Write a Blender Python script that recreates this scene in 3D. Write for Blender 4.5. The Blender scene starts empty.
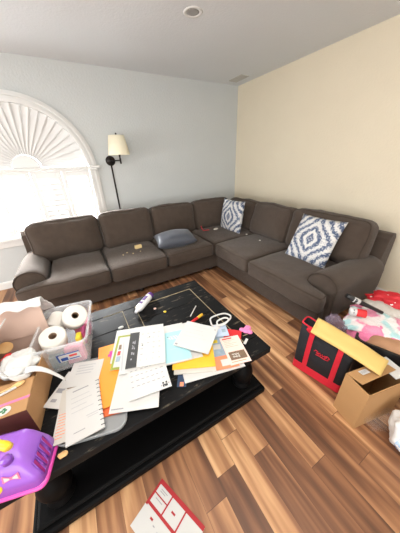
import bpy, bmesh, math, random
from mathutils import Vector, Matrix, noise
random.seed(7)
C = bpy.context.scene.collection
R = math.radians

# ------------------------------------------------------------------ camera, world, light, exposure
def cam_axes(yaw, pitch, roll):
    f = Vector((math.sin(yaw)*math.cos(pitch), math.cos(yaw)*math.cos(pitch), math.sin(pitch)))
    r = Vector((math.cos(yaw), -math.sin(yaw), 0)); u = r.cross(f)
    c, s = math.cos(roll), math.sin(roll)
    return c*r + s*u, -s*r + c*u, f
cd = bpy.data.cameras.new('camera'); cam = bpy.data.objects.new('camera', cd); C.objects.link(cam)
cr, cu, cf = cam_axes(0.50644, -0.46489, -0.03956)
m = Matrix((cr, cu, -cf)).transposed().to_4x4(); m.translation = (-2.892, -3.637, 1.55)
cam.matrix_world = m
cd.sensor_fit = 'HORIZONTAL'; cd.sensor_width = 36; cd.lens = 214.38/400*36; cd.clip_start = .02
bpy.context.scene.camera = cam

w = bpy.data.worlds.new('world'); bpy.context.scene.world = w; w.use_nodes = True
bg = w.node_tree.nodes['Background']
bg.inputs[0].default_value = (1.0, 1.0, .99, 1); bg.inputs[1].default_value = .38

def area(name, loc, target, sx, sy, power, col):
    l = bpy.data.lights.new(name, 'AREA'); l.shape = 'RECTANGLE'; l.size = sx; l.size_y = sy
    l.energy = power; l.color = col
    o = bpy.data.objects.new(name, l); C.objects.link(o); o.location = loc
    o.rotation_euler = (Vector(target)-Vector(loc)).to_track_quat('-Z', 'Y').to_euler()
    return o
area('window_daylight', (-3.2, .85, 2.05), (-2.7, -1.6, .4), 1.9, 1.1, 1900, (.98, 1, 1))
area('rear_fill', (-4.2, -6.4, 1.0), (-2.2, -2.4, 2.6), 3.4, 1.8, 62, (1, .99, .95))  # added fill behind the camera, aimed up to brighten the ceiling; no patio there
area('left_fill', (-6.2, -2.3, 1.3), (-1.5, -1.6, .7), 2.6, 1.8, 54, (1, .99, .97))  # added fill from the left for floor and right wall; no window built there
area('overhead_fill', (-2.6, -3.0, 2.6), (-2.5, -2.8, 0), 2.6, 1.7, 40, (1, .97, .90))  # added overhead panel out of view, brightens seats and floor; no fittings there
vs = bpy.context.scene.view_settings
vs.view_transform = 'Standard'; vs.look = 'None'; vs.gamma = 1; vs.use_curve_mapping = False; vs.exposure = .76

# ------------------------------------------------------------------ materials
def srgb(c):
    return tuple(((x/255)/12.92 if x/255 <= .04045 else ((x/255+.055)/1.055)**2.4) for x in c)
def mat(name, col, rough=.6, var=0.0, vscale=8, bump=0.0, bscale=60, metal=0, coat=0, sheen=0, alpha=1, trans=0, spec=.5):
    mt = bpy.data.materials.new(name); mt.use_nodes = True
    nt = mt.node_tree; b = nt.nodes['Principled BSDF']; c = srgb(col)
    b.inputs['Base Color'].default_value = (*c, 1); b.inputs['Roughness'].default_value = rough
    b.inputs['Metallic'].default_value = metal; b.inputs['Coat Weight'].default_value = coat
    b.inputs['Sheen Weight'].default_value = sheen; b.inputs['Alpha'].default_value = alpha
    b.inputs['Transmission Weight'].default_value = trans; b.inputs['Specular IOR Level'].default_value = spec
    tc = nt.nodes.new('ShaderNodeTexCoord')
    if var:
        n = nt.nodes.new('ShaderNodeTexNoise'); n.inputs['Scale'].default_value = vscale; n.inputs['Detail'].default_value = 6
        nt.links.new(tc.outputs['Object'], n.inputs['Vector'])
        mx = nt.nodes.new('ShaderNodeMix'); mx.data_type = 'RGBA'
        mx.inputs[6].default_value = (*[x*(1-var) for x in c], 1); mx.inputs[7].default_value = (*[min(1, x*(1+var)) for x in c], 1)
        nt.links.new(n.outputs['Fac'], mx.inputs[0]); nt.links.new(mx.outputs[2], b.inputs['Base Color'])
    if bump:
        n2 = nt.nodes.new('ShaderNodeTexNoise'); n2.inputs['Scale'].default_value = bscale; n2.inputs['Detail'].default_value = 4
        nt.links.new(tc.outputs['Object'], n2.inputs['Vector'])
        bp = nt.nodes.new('ShaderNodeBump'); bp.inputs['Strength'].default_value = bump; bp.inputs['Distance'].default_value = .01
        nt.links.new(n2.outputs['Fac'], bp.inputs['Height']); nt.links.new(bp.outputs['Normal'], b.inputs['Normal'])
    return mt
M = dict(
    wall_grey=mat('grey_wall_paint', (198, 202, 202), .85, .03, 3, .35, 45),
    wall_cream=mat('cream_wall_paint', (223, 212, 189), .85, .03, 3, .3, 45),
    ceil=mat('ceiling_paint', (219, 223, 226), .9, .02, 2, .25, 60),
    white=mat('white_paint', (222, 222, 220), .4, .02, 4),
    shutter=mat('shutter_white', (226, 226, 225), .45),
    sofa=mat('brown_sofa_fabric', (75, 64, 56), .95, .22, 14, .5, 220, sheen=.15, spec=.2),
    sofapipe=mat('brown_piping', (66, 57, 50), .95, .1, 30, spec=.2),
    blackwood=None,
    foot=mat('dark_foot', (34, 26, 22), .4),
    bronze=mat('dark_bronze', (42, 38, 36), .4, .1, 20, metal=.6),
    shade=mat('cream_lamp_fabric', (246, 238, 212), .9, .03, 40, trans=0),
    paper=mat('white_paper', (204, 203, 201), .8, .02, 6),
    paper2=mat('warm_paper', (198, 193, 185), .8, .03, 6),
    ink=mat('grey_ink', (150, 150, 155), .8), dink=mat('dark_ink', (52, 52, 54), .7), lightink=mat('faint_ink', (184, 184, 187), .8),
    band=mat('charcoal_band', (52, 52, 52), .7, .06, 20),
    orange=mat('orange_card', (246, 150, 44), .6, .04, 5), orangered=mat('orange_red_card', (236, 112, 62), .6, .04, 5),
    yellow=mat('golden_yellow_card', (240, 186, 52), .6, .04, 5), aqua=mat('aqua_paper', (162, 208, 216), .7, .04, 8),
    pinkp=mat('pale_pink_paper', (246, 210, 200), .7, .03, 8), photo=mat('print_brown', (120, 96, 76), .6, .6, 60),
    cardred=mat('dark_red_print', (168, 26, 34), .6), lime=mat('lime_print', (148, 158, 62), .7, .1, 20), magenta=mat('magenta_print', (228, 40, 140), .6),
    redcard=mat('red_card', (214, 42, 46), .6, .04, 6), bluegrey=mat('blue_grey_print', (150, 168, 184), .6, .35, 30),
    peach=mat('peach_print', (234, 140, 100), .6, .1, 14), navy=mat('navy_print', (40, 62, 92), .6, .3, 50), paleblue=mat('pale_blue_card', (184, 200, 222), .6),
    greyplastic=mat('grey_plastic', (150, 153, 155), .4, .04, 8),
    carton=mat('brown_cardboard', (176, 134, 90), .85, .06, 8, .1, 90), carton2=mat('tan_cardboard', (176, 134, 88), .85, .06, 7, .1, 90),
    cartonred=mat('dark_red_brown_cardboard', (94, 50, 42), .6, .1, 7), cartonin=mat('pinkish_cardboard', (206, 178, 164), .85, .04, 9),
    tissue=mat('white_tissue', (216, 216, 216), .9, .02, 9), green=mat('green_print', (46, 120, 72), .6),
    pinkstripe=mat('pink_print', (238, 120, 160), .6), woodspoon=mat('pale_wood', (222, 178, 120), .6, .1, 20),
    roll=mat('toilet_tissue', (218, 214, 207), .95, .02, 20, .15, 120), core=mat('card_core', (120, 96, 76), .9),
    mauve=mat('mauve_pack', (166, 66, 110), .5, .3, 18), yellowpack=mat('yellow_pack', (226, 200, 50), .5, .25, 40), pinkpack=mat('pink_pack', (226, 128, 156), .5, .2, 20),
    tealpack=mat('grey_teal_pack', (134, 156, 158), .5, .25, 18),
    blueprint=mat('blue_label_print', (50, 84, 160), .5), redprint=mat('red_label_print', (214, 52, 48), .5),
    purple=mat('purple_plastic', (156, 96, 208), .35, .04, 6, coat=.3), purpled=mat('deep_purple_plastic', (128, 66, 180), .35, coat=.3),
    pinkpl=mat('hot_pink_plastic', (226, 78, 176), .35, coat=.3), yellowpl=mat('yellow_plastic', (250, 220, 56), .35, coat=.3),
    magpl=mat('magenta_plastic', (168, 40, 128), .5),
    blackfab=mat('black_tote_fabric', (30, 31, 36), .85, .12, 30, .2, 300), redfab=mat('red_webbing', (204, 26, 48), .75, .08, 40, .2, 300),
    mailer=mat('yellow_kraft_paper', (212, 180, 106), .6, .06, 6, .15, 16), blackpl=mat('black_plastic', (20, 20, 22), .35, .1, 9),
    pinkfleece=mat('pink_fleece', (236, 128, 168), 1, .22, 22, .8, 90, sheen=.3), 
    brownbag=mat('brown_paper_bag', (168, 126, 94), .85, .15, 9, .4, 25),
    silver=mat('silver_grey_fleece', (190, 184, 176), .95, .2, 30, .5, 80),
    greysatin=mat('dark_grey_satin', (66, 70, 80), .45, .12, 7, .15, 12, sheen=.2),
    cheese=mat('pale_yellow_block', (232, 206, 150), .6, .05, 30), redcord=mat('red_ribbon', (210, 40, 58), .6),
    lint=mat('white_lint', (226, 220, 210), .9), gum=mat('pink_trinket', (240, 130, 184), .5),
    bagwhite=mat('white_plastic_film', (234, 238, 240), .35, .04, 9), bagblue=mat('blue_bag_print', (50, 110, 200), .4), bagpale=mat('pale_blue_bag_print', (170, 196, 224), .4),
    purplecap=mat('purple_cap', (92, 52, 130), .4), bottle=mat('white_bottle_plastic', (232, 232, 234), .35), blacktip=mat('dark_grey_hole', (70, 60, 55), .9),
    lampgrey=mat('frosted_lamp_glass', (150, 148, 144), .5), vent=mat('vent_white', (190, 188, 182), .6), dark=mat('dark_gap', (60, 58, 56), .9),
)
def clear(name, col, fac, rough=.25):
    mt = bpy.data.materials.new(name); mt.use_nodes = True; nt = mt.node_tree; b = nt.nodes['Principled BSDF']
    b.inputs['Base Color'].default_value = (*srgb(col), 1); b.inputs['Roughness'].default_value = rough
    t = nt.nodes.new('ShaderNodeBsdfTransparent'); mx = nt.nodes.new('ShaderNodeMixShader'); mx.inputs[0].default_value = fac
    n = nt.nodes.new('ShaderNodeTexNoise'); n.inputs['Scale'].default_value = 14
    tc = nt.nodes.new('ShaderNodeTexCoord'); nt.links.new(tc.outputs['Object'], n.inputs['Vector'])
    mp = nt.nodes.new('ShaderNodeMapRange'); mp.inputs[3].default_value = fac*.8; mp.inputs[4].default_value = min(1, fac*1.2)
    nt.links.new(n.outputs['Fac'], mp.inputs[0]); nt.links.new(mp.outputs[0], mx.inputs[0])
    nt.links.new(t.outputs[0], mx.inputs[1]); nt.links.new(b.outputs[0], mx.inputs[2])
    nt.links.new(mx.outputs[0], nt.nodes['Material Output'].inputs[0])
    return mt
M['clearbin'] = clear('clear_plastic_bin', (244, 248, 252), .21); M['glass'] = clear('window_glass', (240, 246, 250), .06, .05)
M['wrap'] = clear('clear_plastic_wrap', (240, 232, 222), .05, .12); M['wrapp'] = clear('purple_tinted_bag', (150, 132, 150), .4, .2); M['wrapw'] = clear('cloudy_plastic_bag', (246, 248, 248), .82, .3)

def nodes_mat(name):
    mt = bpy.data.materials.new(name); mt.use_nodes = True
    return mt, mt.node_tree, mt.node_tree.nodes['Principled BSDF']
def mth(nt, op, a, b=None, c=None):
    n = nt.nodes.new('ShaderNodeMath'); n.operation = op
    for i, v in enumerate((a, b, c)):
        if v is None: continue
        if isinstance(v, (int, float)): n.inputs[i].default_value = v
        else: nt.links.new(v, n.inputs[i])
    return n.outputs[0]
def ramp(nt, fac, stops, const=False):
    n = nt.nodes.new('ShaderNodeValToRGB'); e = n.color_ramp.elements
    if const: n.color_ramp.interpolation = 'CONSTANT'
    while len(e) < len(stops): e.new(.5)
    for i, (p, c) in enumerate(stops): e[i].position = p; e[i].color = (*srgb(c), 1)
    nt.links.new(fac, n.inputs[0]); return n.outputs[0]

def floor_mat():
    mt, nt, b = nodes_mat('plank_floor')
    tc = nt.nodes.new('ShaderNodeTexCoord'); sx = nt.nodes.new('ShaderNodeSeparateXYZ'); nt.links.new(tc.outputs['Object'], sx.inputs[0])
    PW, PL = .118, 1.0
    xs = mth(nt, 'DIVIDE', sx.outputs[0], PW); row = mth(nt, 'FLOOR', xs); fx = mth(nt, 'FRACT', xs)
    wn = nt.nodes.new('ShaderNodeTexWhiteNoise'); wn.noise_dimensions = '1D'; nt.links.new(row, wn.inputs['W'])
    ys = mth(nt, 'ADD', mth(nt, 'DIVIDE', sx.outputs[1], PL), mth(nt, 'MULTIPLY', wn.outputs['Value'], 7.0))
    pid = mth(nt, 'FLOOR', ys); fy = mth(nt, 'FRACT', ys)
    cb = nt.nodes.new('ShaderNodeCombineXYZ'); nt.links.new(row, cb.inputs[0]); nt.links.new(pid, cb.inputs[1])
    w2 = nt.nodes.new('ShaderNodeTexWhiteNoise'); w2.noise_dimensions = '2D'; nt.links.new(cb.outputs[0], w2.inputs['Vector'])
    # grain stretched along the plank, shifted per plank
    gx = mth(nt, 'ADD', mth(nt, 'MULTIPLY', sx.outputs[0], 19), mth(nt, 'MULTIPLY', w2.outputs['Value'], 40))
    gy = mth(nt, 'MULTIPLY', sx.outputs[1], 1.4)
    cg = nt.nodes.new('ShaderNodeCombineXYZ'); nt.links.new(gx, cg.inputs[0]); nt.links.new(gy, cg.inputs[1])
    ns = nt.nodes.new('ShaderNodeTexNoise'); ns.inputs['Scale'].default_value = 1; ns.inputs['Detail'].default_value = 3; ns.inputs['Roughness'].default_value = .4; ns.inputs['Distortion'].default_value = .3
    nt.links.new(cg.outputs[0], ns.inputs['Vector'])
    v = mth(nt, 'ADD', mth(nt, 'MULTIPLY', w2.outputs['Value'], .50), mth(nt, 'MULTIPLY', mth(nt, 'SUBTRACT', ns.outputs['Fac'], .34), 1.75))
    col = ramp(nt, v, [(0, (88, 58, 42)), (.25, (116, 78, 55)), (.5, (150, 104, 72)), (.75, (186, 138, 97)), (1, (222, 178, 132))])
    gap = mth(nt, 'MAXIMUM', mth(nt, 'LESS_THAN', fx, .012), mth(nt, 'LESS_THAN', fy, .0025))
    mx = nt.nodes.new('ShaderNodeMix'); mx.data_type = 'RGBA'; nt.links.new(gap, mx.inputs[0]); nt.links.new(col, mx.inputs[6])
    mx.inputs[7].default_value = (*srgb((92, 62, 46)), 1); nt.links.new(mx.outputs[2], b.inputs['Base Color'])
    b.inputs['Roughness'].default_value = .42; b.inputs['Specular IOR Level'].default_value = .4
    return mt
M['floor'] = floor_mat()

def blackwood_mat():
    mt, nt, b = nodes_mat('worn_black_paint')
    tc = nt.nodes.new('ShaderNodeTexCoord')
    mp = nt.nodes.new('ShaderNodeMapping'); mp.inputs['Scale'].default_value = (3.5, 16, 16); nt.links.new(tc.outputs['Object'], mp.inputs[0])
    n = nt.nodes.new('ShaderNodeTexNoise'); n.inputs['Scale'].default_value = 2.2; n.inputs['Detail'].default_value = 9; n.inputs['Roughness'].default_value = .7
    nt.links.new(mp.outputs[0], n.inputs['Vector'])
    col = ramp(nt, n.outputs['Fac'], [(0, (20, 20, 21)), (.57, (24, 24, 25)), (.60, (48, 45, 41)), (.68, (110, 100, 84)), (1, (170, 156, 136))])
    nt.links.new(col, b.inputs['Base Color']); b.inputs['Roughness'].default_value = .5; b.inputs['Specular IOR Level'].default_value = .10
    return mt
M['blackwood'] = blackwood_mat()
M['blackdeep'] = mat('black_paint', (6, 6, 7), .55, .2, 7, spec=.12)
M['wornedge'] = mat('worn_groove', (148, 134, 104), .7, .5, 25)

def damask_mat():
    mt, nt, b = nodes_mat('navy_white_damask')
    tc = nt.nodes.new('ShaderNodeTexCoord'); sx = nt.nodes.new('ShaderNodeSeparateXYZ')
    nz = nt.nodes.new('ShaderNodeTexNoise'); nz.inputs['Scale'].default_value = 7; nt.links.new(tc.outputs['Object'], nz.inputs['Vector'])
    nt.links.new(tc.outputs['Object'], sx.inputs[0])
    ax = mth(nt, 'ABSOLUTE', sx.outputs[0]); ay = mth(nt, 'ABSOLUTE', sx.outputs[1])
    cb = nt.nodes.new('ShaderNodeCombineXYZ'); nt.links.new(ax, cb.inputs[0]); nt.links.new(ay, cb.inputs[1])
    def noi(scale, det=2):
        n = nt.nodes.new('ShaderNodeTexNoise'); n.inputs['Scale'].default_value = scale; n.inputs['Detail'].default_value = det
        nt.links.new(cb.outputs[0], n.inputs['Vector']); return n.outputs['Fac']
    wob = mth(nt, 'MULTIPLY', mth(nt, 'SUBTRACT', noi(18), .5), .055)
    og = mth(nt, 'ADD', mth(nt, 'ADD', ax, wob), mth(nt, 'MULTIPLY', mth(nt, 'COSINE', mth(nt, 'MULTIPLY', ay, 13)), -.085))
    f1 = mth(nt, 'ABSOLUTE', mth(nt, 'SUBTRACT', og, .06))
    bands = mth(nt, 'COSINE', mth(nt, 'MULTIPLY', f1, 66))
    r = mth(nt, 'ADD', mth(nt, 'MULTIPLY', ax, 1.2), ay)
    med = mth(nt, 'MULTIPLY', mth(nt, 'SINE', mth(nt, 'MULTIPLY', r, 85)), mth(nt, 'LESS_THAN', r, .13))
    v_ = mth(nt, 'ADD', mth(nt, 'ADD', mth(nt, 'MULTIPLY', bands, .34), mth(nt, 'MULTIPLY', med, .25)), mth(nt, 'ADD', mth(nt, 'MULTIPLY', mth(nt, 'SUBTRACT', noi(70), .5), 2.1), mth(nt, 'MULTIPLY', mth(nt, 'SUBTRACT', noi(30), .5), .7)))
    pat = mth(nt, 'ADD', v_, .56)
    col = ramp(nt, pat, [(0, (66, 80, 108)), (.34, (84, 97, 124)), (.5, (170, 174, 182)), (.66, (206, 205, 204)), (1, (218, 216, 212))])
    nt.links.new(col, b.inputs['Base Color']); b.inputs['Roughness'].default_value = .9
    return mt
M['damask'] = damask_mat()

def dotted_red():
    mt, nt, b = nodes_mat('red_print_cloth')
    tc = nt.nodes.new('ShaderNodeTexCoord'); vo = nt.nodes.new('ShaderNodeTexVoronoi'); vo.inputs['Scale'].default_value = 22
    nt.links.new(tc.outputs['Object'], vo.inputs['Vector'])
    nt.links.new(ramp(nt, vo.outputs['Distance'], [(0, (240, 236, 232)), (.2, (186, 20, 34)), (1, (170, 16, 30))], True), b.inputs['Base Color'])
    b.inputs['Roughness'].default_value = .55
    return mt
M['redglit'] = dotted_red()
def blanket_mat():
    mt, nt, b = nodes_mat('patchy_fleece')
    tc = nt.nodes.new('ShaderNodeTexCoord'); n = nt.nodes.new('ShaderNodeTexNoise'); n.inputs['Scale'].default_value = 6.5; n.inputs['Detail'].default_value = 2.5
    nt.links.new(tc.outputs['Object'], n.inputs['Vector'])
    col = ramp(nt, n.outputs['Fac'], [(.3, (168, 214, 216)), (.40, (176, 214, 216)), (.45, (232, 228, 226)), (.53, (232, 222, 222)), (.57, (228, 128, 164)), (.66, (234, 150, 180))])
    nt.links.new(col, b.inputs['Base Color']); b.inputs['Roughness'].default_value = 1; b.inputs['Sheen Weight'].default_value = .3
    n2 = nt.nodes.new('ShaderNodeTexNoise'); n2.inputs['Scale'].default_value = 110; nt.links.new(tc.outputs['Object'], n2.inputs['Vector'])
    bp = nt.nodes.new('ShaderNodeBump'); bp.inputs['Strength'].default_value = .8; bp.inputs['Distance'].default_value = .01
    nt.links.new(n2.outputs['Fac'], bp.inputs['Height']); nt.links.new(bp.outputs['Normal'], b.inputs['Normal'])
    return mt

# ------------------------------------------------------------------ mesh helpers
def obj(name, bm, mats, parent=None, smooth=False, loc=None, rot=None, bevel=0, recalc=True):
    me = bpy.data.meshes.new(name)
    if recalc: bmesh.ops.recalc_face_normals(bm, faces=bm.faces)
    bm.to_mesh(me); bm.free()
    for x in (mats if isinstance(mats, (list, tuple)) else [mats]): me.materials.append(x)
    if smooth:
        for p in me.polygons: p.use_smooth = True
    o = bpy.data.objects.new(name, me); C.objects.link(o)
    if parent is not None: o.parent = parent
    if loc is not None: o.location = loc
    if rot is not None: o.rotation_euler = rot
    if bevel:
        md = o.modifiers.new('bevel', 'BEVEL'); md.width = bevel; md.segments = 2; md.limit_method = 'ANGLE'; md.angle_limit = R(40)
    return o
def tag(o, label, cat, group=None):
    o['label'] = label; o['category'] = cat
    if group: o['group'] = group
    return o
def thing(name, label, cat, loc=(0, 0, 0), rotz=0, group=None, rot=None):
    o = bpy.data.objects.new(name, None); C.objects.link(o); o.empty_display_size = .1
    o.location = loc; o.rotation_euler = rot if rot else (0, 0, rotz)
    return tag(o, label, cat, group)
def struct(o): o['kind'] = 'structure'; return o
def BM(): return bmesh.new()
def box(bm, x0, y0, z0, x1, y1, z1, mi=0):
    v = [bm.verts.new((x, y, z)) for x in (x0, x1) for y in (y0, y1) for z in (z0, z1)]
    for f in ((0, 1, 3, 2), (4, 6, 7, 5), (0, 4, 5, 1), (2, 3, 7, 6), (0, 2, 6, 4), (1, 5, 7, 3)):
        bm.faces.new([v[i] for i in f]).material_index = mi
    return v
def bx(x0, y0, z0, x1, y1, z1):
    b = BM(); box(b, x0, y0, z0, x1, y1, z1); return b
def prism(bm, pts, d, mi=0):
    """polygon (list of Vectors) extruded by vector d"""
    d = Vector(d); a = [bm.verts.new(Vector(p)) for p in pts]; b = [bm.verts.new(Vector(p)+d) for p in pts]
    bm.faces.new(a).material_index = mi; bm.faces.new(b[::-1]).material_index = mi
    n = len(pts)
    for i in range(n): bm.faces.new((a[i], b[i], b[(i+1) % n], a[(i+1) % n])).material_index = mi
def loft(bm, rings, cap=True, closed=True, mi=0):
    vs_ = [[bm.verts.new(p) for p in r] for r in rings]; n = len(rings[0])
    for i in range(len(rings)-1):
        for j in range(n if closed else n-1):
            bm.faces.new((vs_[i][j], vs_[i][(j+1) % n], vs_[i+1][(j+1) % n], vs_[i+1][j])).material_index = mi
    if cap:
        bm.faces.new(vs_[0][::-1]).material_index = mi; bm.faces.new(vs_[-1]).material_index = mi
    return vs_
def tube(bm, pts, r, seg=8, closed=False, mi=0):
    pts = [Vector(p) for p in pts]; n = len(pts); rings = []
    up = Vector((0, 0, 1)); prev = None
    for i in range(n):
        a = pts[i-1] if (i > 0 or closed) else pts[i]; b = pts[(i+1) % n] if (i < n-1 or closed) else pts[i]
        t = (b-a).normalized()
        if prev is None: u = t.orthogonal().normalized()
        else:
            u = prev - t*prev.dot(t); u = u.normalized() if u.length > 1e-6 else t.orthogonal().normalized()
        prev = u; v = t.cross(u); rr = r[i] if isinstance(r, (list, tuple)) else r
        rings.append([pts[i]+(u*math.cos(k*2*math.pi/seg)+v*math.sin(k*2*math.pi/seg))*rr for k in range(seg)])
    if closed:
        rings.append(rings[0]); vs_ = loft(bm, rings, cap=False, mi=mi); bmesh.ops.remove_doubles(bm, verts=bm.verts, dist=1e-6)
    else: loft(bm, rings, mi=mi)
def lathe(bm, prof, seg=24, c=(0, 0), cap=True, mi=0):
    rings = [[(c[0]+r*math.cos(k*2*math.pi/seg), c[1]+r*math.sin(k*2*math.pi/seg), z) for k in range(seg)] for r, z in prof]
    loft(bm, rings, cap=cap, mi=mi)
def nz(p, s, seed=0): return noise.noise(Vector(p)*s+Vector((seed*3.7, seed*1.3, seed*7.1)))

def rbox_map(hw, hd, hh, r, puff, seed, amp, ext):
    def f(u):
        u = Vector(u); h = Vector((hw, hd, hh)); p = Vector((u.x*h.x, u.y*h.y, u.z*h.z))
        inner = Vector((max(-h.x+r, min(h.x-r, p.x)), max(-h.y+r, min(h.y-r, p.y)), max(-h.z+r, min(h.z-r, p.z))))
        d = p-inner
        if d.length > 1e-9: p = inner+d.normalized()*r
        bul = (1-u.x*u.x)*(1-u.y*u.y)
        if abs(u.z) > .2: p.z += puff[2]*bul*(1 if u.z > 0 else -1)*min(1, abs(u.z))
        p.y += puff[1]*(1-u.x*u.x)*(1-u.z*u.z)*u.y
        p.x += puff[0]*(1-u.y*u.y)*(1-u.z*u.z)*u.x
        if ext: p = ext(p, u)
        if amp:
            q = p
            p = p+Vector((nz(q, 5, seed), nz(q, 5, seed+1), nz(q, 5, seed+2)))*amp + Vector((0, 0, nz(q, 14, seed+3)*amp*.4))
        return p
    return f
def cushion_bm(wd, dp, ht, r=.05, puff=(0, 0, .03), seed=0, amp=.008, n=14, ext=None, pipe=None):
    f = rbox_map(wd/2, dp/2, ht/2, r, puff, seed, amp, ext)
    bm = BM(); vd = {}
    def vert(u):
        k = tuple(round(x, 5) for x in u)
        if k not in vd: vd[k] = bm.verts.new(f(u))
        return vd[k]
    # denser near the edges
    g = [-1+2*i/n for i in range(n+1)]; g = [math.copysign(abs(x)**.75, x) for x in g]
    for ax in range(3):
        for s in (-1, 1):
            for i in range(n):
                for j in range(n):
                    q = []
                    for a, b in ((g[i], g[j]), (g[i+1], g[j]), (g[i+1], g[j+1]), (g[i], g[j+1])):
                        u = [0, 0, 0]; u[ax] = s; u[(ax+1) % 3] = a; u[(ax+2) % 3] = b; q.append(vert(u))
                    bm.faces.new(q if s > 0 else q[::-1])
    pipes = []
    for pl in (pipe or []):
        # loop along a plane of the cube: ('z',1) is the rim of the top, ('y',-1) the rim of the front
        ax = 'xyz'.index(pl[0]); s = pl[1]; loop = []
        k = 18; sq = [(-1+2*i/k, -1) for i in range(k)]+[(1, -1+2*i/k) for i in range(k)]+[(1-2*i/k, 1) for i in range(k)]+[(-1, 1-2*i/k) for i in range(k)]
        for a, b in sq:
            u = [0, 0, 0]; u[ax] = s; u[(ax+1) % 3] = a; u[(ax+2) % 3] = b; loop.append(f(u))
        pipes.append(loop)
    return bm, pipes
def cushion(name, parent, material, wd, dp, ht, loc, rot=(0, 0, 0), pipem=None, **kw):
    bm, pipes = cushion_bm(wd, dp, ht, **kw)
    o = obj(name, bm, material, parent, True, loc, rot)
    if pipes and pipem:
        pb = BM()
        for l in pipes: tube(pb, l, .0055, 6, True)
        obj('piping', pb, pipem, o, True)
    return o

# ------------------------------------------------------------------ the room
H = 2.624
b = bx(-6.5, -7.5, -.1, .15, .15, 0); struct(obj('floor', b, M['floor']))
b = bx(-6.5, -7.5, H, .15, .15, H+.1); struct(obj('ceiling', b, M['ceil']))
b = bx(0, -7.5, 0, .12, .12, H); struct(obj('wall_right', b, M['wall_cream']))
WX, WZ, RI, SILL = -3.285, 1.50, .715, .70
b = BM()
T = .12
def wq(p):
    prism(b, [(x, 0, z) for x, z in p], (0, T, 0))
wq([(-6.5, 0), (0, 0), (0, SILL), (-6.5, SILL)])
wq([(-6.5, SILL), (WX-RI, SILL), (WX-RI, WZ), (-6.5, WZ)])
wq([(WX+RI, SILL), (0, SILL), (0, WZ), (WX+RI, WZ)])
NA = 40
arc = [(WX-RI*math.cos(math.pi*i/NA), WZ+RI*math.sin(math.pi*i/NA)) for i in range(NA+1)]
wq([(-6.5, WZ), arc[0], (WX-RI, H), (-6.5, H)])
wq([arc[-1], (0, WZ), (0, H), (WX+RI, H)])
for i in range(NA):
    wq([arc[i], arc[i+1], (arc[i+1][0], H), (arc[i][0], H)])
bmesh.ops.remove_doubles(b, verts=b.verts, dist=1e-5)
struct(obj('wall_back', b, M['wall_grey']))
b = BM(); prism(b, [(-6.5, 0, 0), (-6.5, -.014, 0), (-6.5, -.014, .085), (-6.5, -.007, .105), (-6.5, 0, .105)], (6.5, 0, 0)); struct(obj('baseboard_back', b, M['white']))
b = BM(); prism(b, [(0, -7.5, 0), (-.014, -7.5, 0), (-.014, -7.5, .085), (-.007, -7.5, .105), (0, -7.5, .105)], (0, 7.486, 0)); struct(obj('baseboard_right', b, M['white']))

# ------------------------------------------------------------------ arched window with plantation shutters
win = bpy.data.objects.new('window_1', None); C.objects.link(win); win.location = (WX, 0, SILL); struct(win)
def W(name, bm, mt, par=None, smooth=False, bevel=0):
    if par is None:
        for v in bm.verts: v.co -= Vector((WX, 0, SILL))
        return obj(name, bm, mt, win, smooth, bevel=bevel)
    return obj(name, bm, mt, par, smooth, bevel=bevel)
def arch_band(bm, r0, r1, y0, y1, n=48):
    rings = []
    for i in range(n+1):
        a = math.pi*i/n; c, s = math.cos(a), math.sin(a)
        rings.append([(WX+r0*c, y0, WZ+r0*s), (WX+r1*c, y0, WZ+r1*s), (WX+r1*c, y1, WZ+r1*s), (WX+r0*c, y1, WZ+r0*s)])
    loft(bm, rings)
b = BM()
for r0, r1, y0 in ((.69, .72, -.05), (.72, .752, -.028), (.752, .772, -.045), (.772, .802, -.022)):
    arch_band(b, r0, r1, y0, .0)
for s in (-1, 1):
    for r0, r1, y0 in ((.69, .72, -.05), (.72, .752, -.028), (.752, .772, -.045), (.772, .802, -.022)):
        xa, xb = sorted((WX+s*r0, WX+s*r1)); box(b, xa, y0, SILL-.08, xb, 0, WZ)
W('casing', b, M['white'])
b = bx(WX-.83, -.085, WZ-.008, WX+.83, 0, WZ+.022); box(b, WX-.80, -.06, WZ-.035, WX+.80, 0, WZ-.008); W('rail_shelf', b, M['white'], bevel=.005)
b = bx(WX-.86, -.09, SILL-.03, WX+.86, 0, SILL); box(b, WX-.82, -.03, SILL-.12, WX+.82, 0, SILL-.03); W('window_sill', b, M['white'], bevel=.006)
# sunburst
b = BM(); n = 24
ring = [(WX+.15*math.cos(math.pi*i/n), -.02, WZ+.022+.15*math.sin(math.pi*i/n)) for i in range(n+1)]
prism(b, ring, (0, .045, 0)); W('sunburst_hub', b, M['shutter'], bevel=.004)
NB = 23
for i in range(NB):
    a0 = R(2)+(math.pi-R(4))*i/NB; a1 = R(2)+(math.pi-R(4))*(i+1)/NB; am = (a0+a1)/2
    b = BM(); e = R(.2)
    def P(r, a, y): return (WX+r*math.cos(a), y, WZ+.022+r*math.sin(a))
    tw = .010 if i % 2 else .007
    k0, k1 = .152, .69
    # tilted wedge blade
    prism(b, [P(k0, a0-R(1), -.008), P(k1, a0-R(.6), -.014), P(k1, a1+R(2.2), .004), P(k0, a1+R(2.5), .002)], (0, .006, 0))
    # raised rib on the leading edge
    prism(b, [P(k0, a0+e, -.018), P(k1, a0+e, -.030), P(k1, a0+R(1.3), -.030), P(k0, a0+R(2.2), -.018)], (0, .014, 0))
    W('sunburst_blade', b, M['shutter'])
b = bx(WX-.70, .085, SILL, WX+.70, .09, WZ); W('window_pane', b, M['glass'])
b = BM(); prism(b, [(x*.98+WX*.02, .085, z) for x, z in arc], (0, .005, 0)); W('window_pane', b, M['glass'])
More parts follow.
